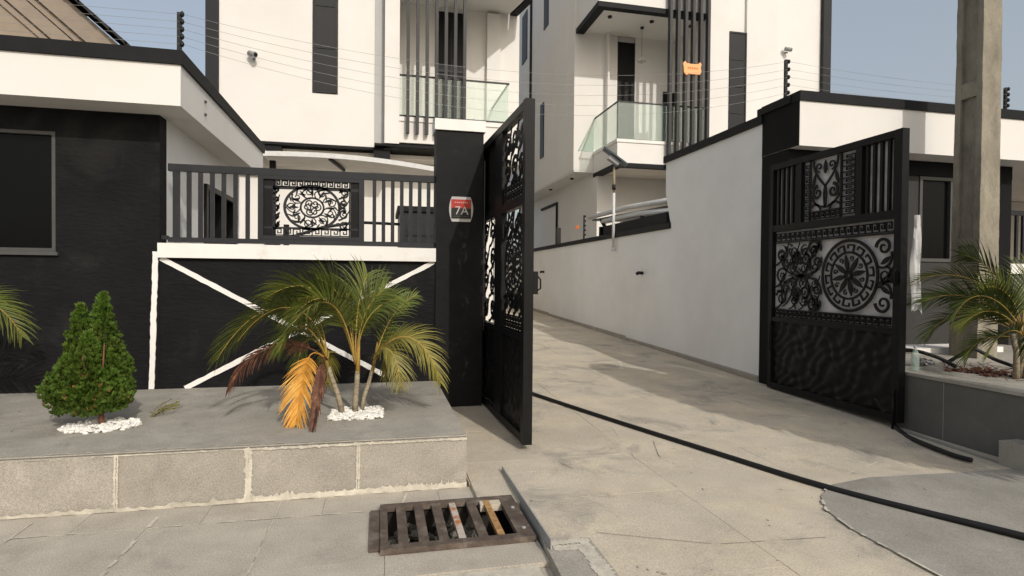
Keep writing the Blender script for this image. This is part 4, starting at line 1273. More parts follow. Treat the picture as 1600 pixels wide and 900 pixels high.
# upper slab over the balcony (splayed end)
MB().prism([(0.456, YL - 0.3, 9.45), (3.2, YL - 0.3, 9.45), (3.95, 16.2, 9.45), (3.72, 17.199, 9.45), (0.456, 17.199, 9.45)], (0, 0, 0.25)).build('upper_slab', WHITE, lh)
MB().prism([(3.21, YL - 0.31, 9.43), (3.99, 16.2, 9.43), (3.77, 17.198, 9.43), (3.99, 17.198, 9.43), (4.2, 16.2, 9.43), (3.4, YL - 0.4, 9.43)], (0, 0, 0.29)).build('black_slab_edge', CAP, lh)
sl = None
for i in range(7):
    x = 0.655 + i * 0.2315
    if sl is None:
        sl = MB().box(x - 0.038, x + 0.038, YL - 0.46, YL - 0.33, 5.10, TOP).build('slat', SLATM, lh, bevel=0.004)
        x_ = x
    else:
        inst(sl, (x - x_, 0, 0), lh)
# glass balustrade
gb = thing('glass_balustrade', (1.9, YL, 5.53), 'green tinted glass balustrade on the left house balcony', 'balustrade', 'glass balustrades')
src = None
for a, b in ((0.47, 1.38), (1.39, 2.30), (2.31, 3.22)):
    MB().box(a, b, YL - 0.20, YL - 0.188, 5.60, 6.56).build('glass_pane', GLASSM, gb)
MB().box(3.208, 3.22, YL - 0.18, 17.1, 5.60, 6.56).build('glass_pane', GLASSM, gb)
MB().box(0.46, 3.24, YL - 0.215, YL - 0.175, 6.561, 6.60).build('handrail', SLATM, gb)
MB().box(3.196, 3.236, YL - 0.174, 17.15, 6.561, 6.60).build('handrail', SLATM, gb)
MB().box(0.46, 3.24, YL - 0.215, YL - 0.175, 5.56, 5.599).build('bottom_rail', SLATM, gb)
lmp = MB().tube([(2.60, 16.6, 5.54), (2.60, 16.6, 5.95)], 0.025, 8)
lmp.blob((2.60, 16.6, 6.02), 0.09, (1, 1, 1), 0.1, 2)
tag(lmp.build('balcony_ornament', STRIPG), 'small pale round-topped stand on the left balcony', 'ornament')
floodlight(-2.92, YL, 6.75, 'small grey security camera on the left house wall')
# ---- right house (front plane y = 17)
rh = thing('white_house', (10, 20, 0.5), 'white three storey house with dark slats and lit lamp, right of the driveway', 'house', 'twin white houses')
YR, YB = 17.0, 19.07
w = MB()
w.box(6.44, 8.0, YB, 30, 5.30, 16)
w.box(8.0, 8.66, YB + 0.12, 30, 5.30, 16)
w.box(8.66, 10.2, YB, 30, 5.30, 16)
w.build('side_block', WHITE, rh)
w = MB()
w.box(10.16, 10.98, YR, YB, 4.2, 16)
w.box(11.62, 12.80, YR, 28, 0.3, 16)
w.box(10.98, 11.62, YR + 0.1, 28, 0.3, 16)
w.box(10.16, 10.98, YB, 28, 0.3, 16)
w.box(12.80, 14.62, YR + 0.25, 28, 0.3, 16)
w.build('front_block', WHITE, rh)
MB().box(14.62, 14.92, YR + 0.1, 28, 0.3, 16).build('corner_strip', PANELM, rh)
window_panel(rh, 10.99, 11.61, YR, 5.2, 9.62, 5)
# balcony
MB().box(7.16, 10.15, YR, YB - 0.002, 5.20, 5.83).build('balcony_slab', WHITE, rh, bevel=0.006)
MB().box(7.13, 10.15, YR - 0.03, YB - 0.002, 5.832, 5.93).build('slab_edge', TRIM, rh, bevel=0.004)
e_ = MB()
e_.box(7.14, 10.15, YR - 0.02, YR + 0.20, 5.07, 5.198)
e_.box(7.14, 7.36, YR + 0.20, YB - 0.01, 5.07, 5.198)
e_.build('black_soffit_edge', CAP, rh)
MB().box(7.361, 10.15, YR + 0.201, YB - 0.01, 5.12, 5.198).build('soffit', BEIGE, rh)
MB().box(6.50, 10.15, YR, YB - 0.002, 10.09, 12.4).build('upper_slab', WHITE, rh)
e_ = MB()
e_.box(6.48, 10.15, YR - 0.02, YR + 0.22, 9.93, 10.088)
e_.box(6.48, 6.76, YR + 0.22, YB - 0.003, 9.93, 10.088)
e_.build('black_slab_edge', CAP, rh)
MB().box(6.761, 10.15, YR + 0.221, YB - 0.003, 10.0, 10.088).build('soffit', WHITE, rh)
for x, y in ((7.15, 17.7), (8.6, 17.7), (10.0, 17.7)):
    MB().lathe((x, y, 9.995), [(0.07, -0.05), (0.07, 0.0)], 10).build('downlight', BLKPL, rh)
d = MB().box(8.0, 8.65, YB + 0.03, YB + 0.115, 5.93, 9.82)
do = d.build('balcony_door', BLACKV, rh)
for x in (8.02, 8.63):
    MB().box(x - 0.02, x + 0.02, YB + 0.0, YB + 0.03, 5.93, 9.82).build('door_frame', PANELM, do)
d = MB().box(9.72, 10.14, YB - 0.06, YB - 0.003, 5.93, 8.2)
do = d.build('balcony_window', BLACKV, rh)
MB().box(9.9, 9.94, YB - 0.08, YB - 0.06, 5.93, 8.2).build('window_frame', PANELM, do)
MB().box(7.55, 7.62, YB - 0.25, YB - 0.002, 5.93, 9.99).build('wall_return', WHITE, rh)
sl = None
for i in range(6):
    x = 8.826 + i * 0.2615
    if sl is None:
        sl = MB().box(x - 0.045, x + 0.045, YR - 0.22, YR - 0.07, 4.3, 14.5).build('slat', SLATM, rh, bevel=0.004)
        x_ = x
    else:
        inst(sl, (x - x_, 0, 0), rh)
gb = thing('glass_balustrade', (8.6, YR, 5.93), 'green tinted glass balustrade on the right house balcony', 'balustrade', 'glass balustrades')
for a, b in ((7.20, 8.0), (8.01, 8.8), (8.81, 9.6), (9.61, 10.14)):
    MB().box(a, b, YR + 0.05, YR + 0.062, 5.96, 7.08).build('glass_pane', GLASSM, gb)
MB().box(7.185, 7.197, YR + 0.07, YB - 0.02, 5.96, 7.08).build('glass_pane', GLASSM, gb)
MB().box(7.17, 10.14, YR + 0.036, YR + 0.076, 7.081, 7.12).build('handrail', SLATM, gb)
MB().box(7.171, 7.211, YR + 0.077, YB - 0.01, 7.081, 7.12).build('handrail', SLATM, gb)
MB().box(7.17, 10.14, YR + 0.04, YR + 0.072, 5.932, 5.959).build('bottom_rail', SLATM, gb)
MB().prism([(6.60, YB - 0.012, 5.95), (7.16, YB - 0.012, 5.95), (7.16, YB - 0.012, 7.10)], (0, 0.008, 0)).build('raked_pane', GLASSM, gb)
MB().bar((6.62, YB - 0.03, 5.98), (7.18, YB - 0.03, 7.10), 0.03, 0.03).build('raked_rail', STRIPG, gb)
# pendant lamps
pe = thing('pendant_lamp', (8.62, 18.2, 9.99), 'unlit small globe pendant lamp hanging over the right balcony', 'pendant lamp')
MB().tube([(8.50, 18.2, 9.99), (8.50, 18.2, 9.0)], 0.006, 5).build('cord', FRAMEG, pe)
MB().lathe((8.50, 18.2, 9.94), [(0.06, 0), (0.06, 0.05)], 10).build('rose', BLKPL, pe)
MB().tube([(8.50 + 0.13 * math.cos(a), 18.2 + 0.13 * math.sin(a), 8.88) for a in [2 * PI * i / 16 for i in range(17)]], 0.02, 6).tube([(8.50, 18.2 , 9.0), (8.50, 18.2, 8.8)], 0.05, 8).build('shade', STRIPG, pe)
lp = thing('lit_lamp', (9.75, 18.0, 8.4), 'orange glowing lamp with scalloped outline seen through the right slats', 'lamp')
LX, LY, LZ = 9.955, 17.85, 8.50
pl_ = [(-0.36, 0.20), (-0.30, 0.27), (-0.24, 0.20), (-0.12, 0.18), (0.12, 0.18), (0.24, 0.20), (0.30, 0.27), (0.36, 0.20), (0.33, 0.05), (0.36, -0.10), (0.30, -0.20), (0.15, -0.19), (0.0, -0.20), (-0.15, -0.19), (-0.22, -0.26), (-0.32, -0.14), (-0.33, 0.05)]
LY = 16.70
LX = 9.52
MB().prism([(LX + x, LY, 8.19 + z * 0.80) for x, z in [(a * 0.86, b) for a, b in pl_]], (0, 0.05, 0)).build('glow_panel', LAMPGLOW, lp)
f_ = MB()
for k in range(5):
    x = LX - 0.17 + k * 0.075
    f_.box(x, x + 0.05, LY - 0.008, LY - 0.001, 8.17, 8.23)
f_.build('filament', LAMPGLOW2, lp)
MB().bar((LX, LY + 0.055, 8.19), (LX, LY + 0.09, 8.19), 0.1, 0.1).build('bracket', BLKPL, lp)
# side wall windows and pipe (plane x = 6.44)
def side_win(y0, y1, z0, z1):
    m_ = MB().box(6.405, 6.50, y0, y1, z0, z1)
    return m_.build('side_window', PANELM, rh)
side_win(25.7, 26.6, 11.5, 13.7)
side_win(22.3, 22.9, 11.6, 13.6)
side_win(22.8, 23.3, 6.5, 8.7)
MB().tube([(6.40, 24.9, 5.3), (6.40, 24.9, 15.5)], 0.06, 8).build('drain_pipe', BLKPL, rh)
# ground floor of right house
MB().box(7.18, 10.2, YB + 0.02, 30, 0.3, 5.298).build('ground_floor_wall', WHITE, rh)
MB().box(7.17, 7.86, YB - 0.35, YB + 0.018, 0.3, 5.11).build('column', WHITE, rh)
MB().box(6.46, 7.17, YB + 0.01, 29.9, 5.24, 5.299).build('side_soffit', WHITE, rh)
for y in (20.3, 23.0):
    MB().lathe((6.8, y, 5.22), [(0.07, -0.03), (0.07, 0.02)], 10).build('downlight', BLKPL, rh)
fr_ = MB()
fr_.box(7.11, 7.178, 23.2, 23.3, 2.6, 4.75); fr_.box(7.11, 7.178, 23.3, 25.6, 4.65, 4.75)
fr_.build('side_door_frame', CAP, rh)
floodlight(13.25, YR + 0.25, 9.25, 'small grey security camera on the right house wall')

# ------------------------------------------------------------------ solar lamp, canopies and odds behind the walls
sl_ = thing('solar_lamp', (5.235, 12.6, 2.3), 'solar street lamp with tilted panel on a white pole against the driveway wall', 'solar lamp')
MB().tube([(5.235, 12.6, 2.30), (5.235, 12.6, 3.55)], 0.032, 10).build('pole', PLAST, sl_)
MB().tube([(5.235, 12.6, 3.551), (5.235, 12.6, 4.15)], 0.026, 10).build('upper_pole', TRUNK, sl_)
MB().lathe((5.235, 12.6, 3.62), [(0.045, 0), (0.045, 0.12)], 10).build('collar', BLKPL, sl_)
MB().lathe((5.235, 12.6, 2.27), [(0.05, -0.05), (0.045, 0.03)], 10).build('foot', PLAST, sl_)
MB().bar((4.99, 12.65, 4.57), (5.50, 12.5, 4.17), 0.36, 0.035).build('panel', PVBLUE, sl_, bevel=0.004)
MB().bar((5.10, 12.6, 4.36), (5.32, 12.55, 4.20), 0.20, 0.10).build('lamp_head', GREYPL, sl_, bevel=0.01)
cp2 = thing('carport', (6.2, 13, 0.3), 'pale carport roof edge with dark frame behind the driveway wall', 'carport')
for (p, q, r, mm, nm) in (((5.75, 15.6, 3.30), (5.75, 10.3, 3.16), 0.06, PLAST, 'edge_beam'), ((5.78, 14.6, 3.10), (5.78, 10.3, 2.93), 0.07, PLAST, 'edge_beam')):
    MB().tube([p, Vector(p).lerp(Vector(q), .5) + V(0, 0, 0.05), q], r, 10).build(nm, mm, cp2)
MB().hexa([(5.8, 10.4, 3.04), (8.5, 10.4, 3.15), (8.5, 15.5, 3.2), (5.8, 15.5, 3.2), (5.8, 10.4, 3.08), (8.5, 10.4, 3.19), (8.5, 15.5, 3.24), (5.8, 15.5, 3.24)]).build('roof_sheet', FRAMEG, cp2)
m_ = MB()
m_.bar((5.76, 14.7, 3.14), (5.76, 13.9, 2.55), 0.07, 0.07)
m_.bar((5.76, 12.2, 3.05), (5.76, 12.1, 2.5), 0.07, 0.10)
m_.build('brace', CAP, cp2)
for y in (11.0, 15.0):
    MB().box(5.85, 5.95, y, y + 0.1, 0.2, 3.0).build('post', CAP, cp2)
tag(MB().box(5.62, 8.2, 10.8, 14.2, 0.3, 2.93).build('dark_shed', CAP, bevel=0.05), 'dark shed filling the space below the carport behind the driveway wall', 'shed')
tag(MB().box(5.34, 5.46, 17.3, 17.5, 2.636, 3.15).build('wall_post', BLKPL), 'short black post standing on the low driveway wall near the left gate', 'post')
tag(MB().blob((5.40, 15.6, 3.02), 0.06, (1, 1, 1), 0.2).build('wall_lamp', LAMPGLOW2), 'tiny orange wall lamp beside the distant fence post', 'lamp')
cp = thing('carport', (-0.4, 11.5, 0), 'pale arched carport roof behind the front railing', 'carport')
N_ = 16
prev = None
roof = MB(); edge_ = MB(); ptsE = []
for i in range(N_ + 1):
    t = i / N_
    x = -2.05 + 4.4 * t
    z = 3.72 + 0.085 * math.sin(PI * min(1, 0.15 + t * 0.95)) - 0.28 * t * t
    ptsE.append((x, z))
for (xa, za), (xb, zb) in zip(ptsE, ptsE[1:]):
    edge_.hexa([(xa, 11.0, za - 0.085), (xb, 11.0, zb - 0.085), (xb, 11.06, zb - 0.085), (xa, 11.06, za - 0.085), (xa, 11.0, za), (xb, 11.0, zb), (xb, 11.06, zb), (xa, 11.06, za)])
    roof.hexa([(xa, 11.065, za - 0.03), (xb, 11.065, zb - 0.03), (xb, 12.3, zb - 0.03), (xa, 12.3, za - 0.03), (xa, 11.065, za - 0.01), (xb, 11.065, zb - 0.01), (xb, 12.3, zb - 0.01), (xa, 12.3, za - 0.01)])
edge_.build('edge_beam', PLAST, cp)
roof.build('roof_sheet', CANOPY, cp)
MB().bar((-0.9, 11.2, 3.72), (-0.7, 12.2, 3.70), 0.05, 0.05).build('brace', CAP, cp)
m_ = MB(); m_.box(-1.95, -1.85, 11.3, 11.4, 0.1, 3.66)
m_.build('post', CAP, cp)
m_ = MB(); m_.box(2.2, 2.3, 11.3, 11.4, 0.1, 3.4)
m_.build('post', PLAST, cp)
cbl = MB().tube([(-1.75, 8.2, 1.85), (-1.2, 8.2, 2.06), (-0.75, 8.2, 2.22), (-0.3, 8.4, 2.32), (0.28, 8.96, 2.36)], 0.022, 6)
tag(cbl.build('hanging_cable', HOSE), 'black cable slanting behind the oval panel of the front railing', 'cable')
gn = thing('generator_housing', (0.72, 9.2, 0), 'dark grey generator housing behind the right bars of the railing', 'generator')
MB().box(0.30, 1.25, 9.0, 10.2, 0.2, 2.56).build('housing', RAILM, gn, bevel=0.02)
MB().box(0.26, 1.29, 8.96, 10.24, 2.561, 2.64).build('lid', CAP, gn, bevel=0.01)
for k in range(4):
    MB().box(0.40, 1.15, 8.985, 8.999, 1.6 + k * 0.2, 1.72 + k * 0.2).build('louvre', RAILM, gn)
dr = MB()
dr.box(-1.6, -1.52, 10.6, 10.7, 0.1, 2.45)
dr.bar((-1.85, 10.4, 2.25), (-1.35, 10.4, 1.7), 0.12, 0.12)
tag(dr.build('handcart', CAP), 'dark tilted handcart frame behind the left bars of the railing', 'handcart')

# yard floor behind the front wall
yd = MB()
yd.box(-7.4, 0.65, 6.87, 40, 0.0, 0.12)
tag(yd.build('yard', PAVEL), kind='structure')
yd = MB()
yd.box(5.53, 30, 7.3, 60, 0.0, 0.3)
tag(yd.build('yard', PAVEL), kind='structure')

# ------------------------------------------------------------------ tan neighbour house (top left)
nh = thing('neighbour_house', (-9, 16, 0), 'tan house with dark tiled gable roof behind the left guardhouse', 'house')
MB().prism([(-13.2, 14.0, 0), (-5.6, 14.0, 0), (-5.6, 14.0, 6.45), (-9.4, 14.0, 9.98), (-13.2, 14.0, 6.45)], (0, 7.5, 0)).build('gable_wall', TAN, nh)
for k, (off, th, yy_, mm) in enumerate(((0.02, 0.40, 13.78, TAND), (0.44, 0.12, 13.86, TAN), (0.58, 0.26, 13.90, TAND), (0.88, 0.10, 13.95, TAN))):
    for sx in (1, -1):
        dn = V(-sx * 0.665, 0, -0.747)      # perpendicular to the rake, pointing into the gable
        a = V(-9.4 + sx * 4.45, 0, 6.05) + dn * off
        b = V(-9.4 - sx * 0.0, 0, 10.02) + V(0, 0, -off / 0.747)
        m_ = MB()
        pts_ = [a, b, b + V(0, 0, -th / 0.747), a + dn * th]
        m_.prism([(p.x, yy_, p.z) for p in pts_], (0, 13.995 - yy_, 0))
        m_.build('bargeboard', mm, nh)
rt = None
for sx in (1, -1):
    m_ = MB()
    for i in range(16):
        t0, t1 = i / 16, (i + 1) / 16
        xa, xb = -9.4 + sx * 4.55 * t0, -9.4 + sx * 4.60 * t1
        za, zb = 10.10 - 4.02 * t0, 10.06 - 4.05 * t1
        m_.hexa([(xa, 13.55, za), (xb, 13.55, zb - 0.0), (xb, 22, zb), (xa, 22, za), (xa, 13.55, za + 0.05), (xb, 13.55, zb + 0.09), (xb, 22, zb + 0.09), (xa, 22, za + 0.05)])
    m_.build('roof', ROOFT, nh)
MB().prism([(-8.9, 14.2, 5.6), (-7.3, 14.2, 5.6), (-7.3, 14.2, 6.15), (-8.1, 14.2, 6.75), (-8.9, 14.2, 6.15)], (0, -0.35, 0)).build('gable_moulding', WHITE2, nh)

# ------------------------------------------------------------------ plants
def bez3(P, t):
    k = 1 - t
    return P[0] * k**3 + P[1] * 3 * k * k * t + P[2] * 3 * k * t * t + P[3] * t**3
def frond(P, ll, m, parent, roll=0.0, pairs=34, start=0.22, droop=0.35, wid=0.016, stalk=STALK, ang=52, sway=0.25, name='frond', rr=0.008):
    P = [Vector(p) for p in P]
    mb = MB()
    n = 22
    pts = [bez3(P, i / n) for i in range(n + 1)]
    def side_at(t):
        T = (bez3(P, min(1, t + 0.02)) - bez3(P, max(0, t - 0.02))).normalized()
        S = T.cross(V(0, 0, 1))
        if S.length < 0.2:
            S = T.cross(V(0, 1, 0))
        S.normalize()
        U = S.cross(T).normalized()
        q = Matrix.Rotation(roll, 3, T)
        return T, q @ S, q @ U
    for i in range(pairs):
        t = start + (1 - start) * (i + 0.5) / pairs
        c = bez3(P, t)
        T, S, U = side_at(t)
        u = (t - start) / (1 - start)
        L_ = ll * (0.45 + 0.75 * math.sin(PI * min(1.0, 0.12 + u * 0.80))) * rnd.uniform(0.85, 1.12)
        if u > 0.9: L_ *= 0.75
        a = rad(ang * (1.0 - 0.45 * u) + rnd.uniform(-7, 7))
        for sgn in (1, -1):
            d = (T * math.cos(a) + S * sgn * math.sin(a) + U * (0.12 + rnd.uniform(-0.08, 0.08))).normalized()
            prev = None
            wv = T.cross(d).cross(d)
            wv = (T - d * T.dot(d)).normalized() * wid * rnd.uniform(0.8, 1.2)
            p = Vector(c)
            dd = d.copy()
            ns = 4
            row = []
            for k in range(ns + 1):
                q = k / ns
                ww = wv * max(0.06, (1 - q) ** 0.7) * (0.6 if k == 0 else 1.0)
                row.append((mb.bm.verts.new(p + ww * 0.5), mb.bm.verts.new(p - ww * 0.5)))
                dd = (dd + V(0, 0, -1) * droop * (0.3 + q) * 0.55 + V(rnd.uniform(-1, 1), rnd.uniform(-1, 1), 0) * 0.05 * sway).normalized()
                p = p + dd * (L_ / ns)
            for (a0, b0), (a1, b1) in zip(row, row[1:]):
                mb.bm.faces.new((a0, b0, b1, a1))
    o = mb.build(name, m, parent)
    r = MB().tube(pts, rr, 6, r1=0.002)
    r.build('stalk', stalk, o)
    return o

def pebbles(name, poly_fn, n, z, label, rmin=0.012, rmax=0.028):
    mb = MB()
    for _ in range(n):
        x, y = poly_fn()
        r = rnd.uniform(rmin, rmax)
        mb.blob((x, y, z + rnd.uniform(0.0, 0.022)), r, (1, 0.85, 0.65), 0.18)
    o = mb.build(name, PEB)
    tag(o, label, 'pebbles', kind='stuff')
    return o

# main palm on the platform
pb = V(-0.20, 5.20, 0.386)
pa = thing('palm_plant', pb, 'bushy green palm with one orange dead frond, in front of the crossed white lines', 'palm plant', 'palms')
for dx, dy, tx, ty, tz, r0 in ((0.0, 0.0, 0.02, 0.0, 0.36, 0.027), (-0.10, -0.02, -0.12, 0.02, 0.40, 0.025), (0.05, 0.05, 0.09, 0.06, 0.34, 0.021)):
    pts = [pb + V(dx, dy, -0.01), pb + V(dx * 1.1 + tx * 0.25, dy, tz * 0.4), pb + V(dx + tx * 0.75, dy + ty * 0.7, tz * 0.75), pb + V(dx + tx, dy + ty, tz)]
    MB().tube(pts, r0, 9, r1=r0 * 0.75).build('stem', TRUNK, pa)
    e = pts[-1]
    MB().tube([e + V(0, 0, -0.02), e + V(tx * 0.3, 0, 0.12), e + V(tx * 0.55, 0, 0.26)], r0 * 0.78, 8, r1=0.009).build('crown_shaft', STALK, pa)
C1 = pb + V(0.0, 0.0, 0.42)
C2 = pb + V(-0.23, 0.0, 0.46)
C3 = pb + V(0.15, 0.05, 0.40)
def W_(x, z, y=0.0):
    return V(pb.x + x * 0.94, pb.y + y, z)
FR = [
    # start, c1, c2, tip, leaflet length, material, roll, pairs
    (C2, W_(-0.36, 1.36, -0.05), W_(-0.78, 1.50, -0.15), W_(-1.10, 0.90, -0.25), 0.36, LEAF, 0.8, 52),
    (C2, W_(-0.32, 1.34, -0.10), W_(-0.62, 1.48, -0.30), W_(-0.90, 1.06, -0.42), 0.34, LEAF, 0.7, 46),
    (C1, W_(-0.16, 1.45, 0.05), W_(-0.45, 1.62, 0.10), W_(-0.80, 1.36, 0.10), 0.33, LEAF, 1.0, 46),
    (C1, W_(-0.14, 1.42, -0.05), W_(-0.36, 1.52, -0.10), W_(-0.66, 1.24, -0.15), 0.35, LEAFD, 0.9, 46),
    (C1, W_(-0.12, 1.36, -0.10), W_(-0.28, 1.55, -0.20), W_(-0.52, 1.20, -0.30), 0.33, LEAF, 1.1, 44),
    (C1, W_(-0.10, 1.40, -0.12), W_(-0.25, 1.48, -0.35), W_(-0.46, 1.20, -0.58), 0.32, LEAF, 0.4, 42),
    (C1, W_(-0.06, 1.32, 0.04), W_(-0.14, 1.46, 0.08), W_(-0.34, 1.54, 0.10), 0.34, LEAF, 1.2, 40),
    (C1, W_(0.0, 1.26, 0.0), W_(0.03, 1.40, 0.05), W_(0.10, 1.58, 0.08), 0.34, LEAF, 1.4, 36),
    (C1, W_(0.04, 1.24, 0.0), W_(0.12, 1.34, -0.02), W_(0.26, 1.46, -0.05), 0.32, LEAF, 1.3, 36),
    (C1, W_(0.05, 1.22, -0.06), W_(0.18, 1.34, -0.12), W_(0.40, 1.38, -0.15), 0.27, LEAF, 1.1, 36),
    (C1, W_(-0.05, 1.35, 0.15), W_(-0.08, 1.48, 0.30), W_(-0.22, 1.50, 0.45), 0.28, LEAFD, 0.9, 36),
    (C3, W_(0.24, 1.10, 0.05), W_(0.36, 1.32, 0.08), W_(0.56, 1.40, 0.12), 0.20, LEAF, 1.0, 26),
    (C3, W_(0.26, 1.05, -0.05), W_(0.56, 1.26, -0.15), W_(0.76, 0.66, -0.22), 0.31, LEAFY, 0.8, 46),
    (C3, W_(0.20, 0.95, 0.05), W_(0.46, 1.22, 0.12), W_(0.68, 0.86, 0.20), 0.27, LEAF, 0.7, 40),
    (C3, W_(0.16, 0.95, -0.10), W_(0.36, 1.12, -0.20), W_(0.40, 0.64, -0.28), 0.26, LEAFY, 0.6, 38),
    (C3, W_(0.18, 0.92, -0.02), W_(0.30, 1.02, 0.0), W_(0.26, 0.66, 0.02), 0.22, LEAFY, 0.8, 32),
    (C2, W_(-0.36, 1.10, 0.05), W_(-0.60, 1.26, 0.15), W_(-0.72, 0.88, 0.20), 0.28, LEAFD, 0.7, 38),
    (C2, W_(-0.34, 1.15, -0.15), W_(-0.48, 1.32, -0.36), W_(-0.58, 0.98, -0.48), 0.28, LEAF, 0.4, 38),
    (C2, W_(-0.32, 1.05, 0.0), W_(-0.46, 1.15, 0.05), W_(-0.52, 0.76, 0.1), 0.26, LEAFD, 0.8, 34),
    (C1, W_(0.05, 1.15, 0.2), W_(0.10, 1.4, 0.5), W_(0.2, 1.2, 0.75), 0.25, LEAFD, 0.3, 34),
    (C2, W_(-0.30, 1.2, 0.25), W_(-0.45, 1.4, 0.5), W_(-0.6, 1.15, 0.7), 0.25, LEAFD, 0.3, 34),
    (C2, W_(-0.22, 0.95, 0.1), W_(-0.28, 0.98, 0.2), W_(-0.26, 0.58, 0.25), 0.22, LEAFY, 0.6, 30),
]
for a, b, c, d, ll, mm, ro, pr_ in FR:
    frond((a, b, c, d), ll * 0.84, mm, pa, roll=ro * 0.8, pairs=pr_, wid=0.015, droop=0.5)
fo = frond((C2, W_(-0.40, 1.05, -0.12), W_(-0.85, 1.10, -0.2), W_(-1.0, 0.66, -0.28)), 0.17, LEAFB, pa, roll=0.9, pairs=44, droop=1.1, wid=0.014, stalk=LEAFB)
fo['label'] = 'dark red brown withered frond'
fo = frond((C2, W_(-0.40, 1.02, -0.16), W_(-0.40, 0.92, -0.30), W_(-0.45, 0.42, -0.44)), 0.215, LEAFO, pa, roll=0.1, pairs=50, droop=0.30, wid=0.016, start=0.46, stalk=LEAFO, ang=52)
fo['label'] = 'orange dead frond hanging to the ground'
fo = frond((C2, W_(-0.28, 0.96, -0.22), W_(-0.24, 0.86, -0.45), W_(-0.305, 0.40, -0.60)), 0.13, LEAFB, pa, roll=0.2, pairs=56, droop=0.8, wid=0.022, start=0.45, stalk=LEAFB, ang=28)
fo['label'] = 'dark brown shrivelled frond hanging to the ground'
def rect_fn(x0, x1, y0, y1, skew=0):
    def f():
        v_ = rnd.random()
        return x0 + (x1 - x0) * rnd.random() + skew * v_, y0 + (y1 - y0) * v_
    return f
pebbles('pebble_bed', rect_fn(-0.40, 0.03, 4.93, 5.34, 0.0), 520, 0.386, 'square bed of white pebbles round the palm stems', 0.009, 0.022)
def con_fn():
    a, r = rnd.uniform(0, 2 * PI), math.sqrt(rnd.random())
    return -2.08 + 0.27 * r * math.cos(a), 5.06 + 0.21 * r * math.sin(a)
pebbles('pebble_bed', con_fn, 420, 0.386, 'round heap of white pebbles under the conifer shrub', 0.010, 0.024)

# conifer shrub
cb = V(-2.10, 5.10, 0.386)
cs = thing('conifer_shrub', cb, 'small dense green conifer shrub with two tops on the platform', 'shrub')
tr = MB()
tr.tube([cb + V(0.02, -0.02, -0.01), cb + V(0.0, 0, 0.12), cb + V(-0.02, 0, 0.40), cb + V(0.0, 0, 0.75)], 0.024, 8, r1=0.008)
for k in range(6):
    a = k * 1.05
    tr.tube([cb + V(0, 0, 0.08 + 0.03 * k), cb + V(0.10 * math.cos(a), 0.10 * math.sin(a), 0.22 + 0.04 * k), cb + V(0.16 * math.cos(a), 0.16 * math.sin(a), 0.40 + 0.05 * k)], 0.010, 6, r1=0.004)
tr.build('trunk', BARK, cs)
def conifer(mb, count, brown=False, seed=3):
    rr = random.Random(seed)
    lobes = [  # cx, cy, z0, z1, r at base, (relative to cb)
        (-0.12, 0.00, 0.14, 0.93, 0.145), (0.06, 0.02, 0.10, 1.02, 0.14), (-0.02, -0.10, 0.10, 0.72, 0.16), (0.15, -0.03, 0.12, 0.55, 0.13),
        (-0.27, -0.02, 0.20, 0.48, 0.15), (-0.17, -0.12, 0.12, 0.58, 0.15), (0.16, 0.10, 0.15, 0.60, 0.12), (-0.06, 0.13, 0.12, 0.72, 0.16), (-0.30, 0.06, 0.24, 0.46, 0.11), (0.19, -0.10, 0.20, 0.44, 0.09)]
    tot = sum((l[3] - l[2]) * l[4] for l in lobes)
    for cx, cy, z0, z1, r in lobes:
        for _ in range(int(count * (z1 - z0) * r / tot)):
            t = rr.random() ** 1.15
            prof = (math.sin(PI * min(1.0, 0.22 + 0.78 * t)) ** 0.75) if t < 0.36 else (1 - ((max(0.3, t) - 0.30) / 0.72) ** 2.1)
            prof = max(0.05, prof)
            a = rr.uniform(0, 2 * PI)
            rad_ = r * prof * (0.45 + 0.6 * rr.random() ** 0.5) * (1 + 0.26 * math.sin(3 * a + t * 9 + cx * 40) + 0.22 * noise.noise((cx * 30 + 3 * math.cos(a), 3 * math.sin(a), t * 6)))
            c = cb + V(-0.035 + (cx + rad_ * math.cos(a)) * 0.80, (cy + rad_ * math.sin(a)) * 0.82, z0 + (z1 - z0) * t)
            if brown and c.z > cb.z + 0.42: continue
            # a flat upright spray: small fan of scale-leaf fingers
            up = V(0.55 * math.cos(a), 0.55 * math.sin(a), 0.9).normalized()
            up = (up + V(rr.uniform(-.35, .35), rr.uniform(-.35, .35), rr.uniform(-.25, .25))).normalized()
            sdv = up.cross(V(rr.uniform(-1, 1), rr.uniform(-1, 1), 0.2)).normalized()
            L_ = rr.uniform(0.022, 0.045)
            for f in (-0.75, -0.25, 0.25, 0.75):
                d = (up + sdv * f * 0.9).normalized()
                w = d.cross(up.cross(sdv)).normalized() * 0.0038
                l = L_ * (1.0 - 0.25 * abs(f)) * rr.uniform(0.8, 1.15)
                mb.face([c - w, c + w, c + d * l * 0.6 + w * 1.3, c + d * l, c + d * l * 0.6 - w * 1.3])
mb = MB(); conifer(mb, 10500)
mb.build('crown', THUJA, cs)
mb = MB(); conifer(mb, 420, True, 9)
mb.build('browned_foliage', THUJAB, cs)

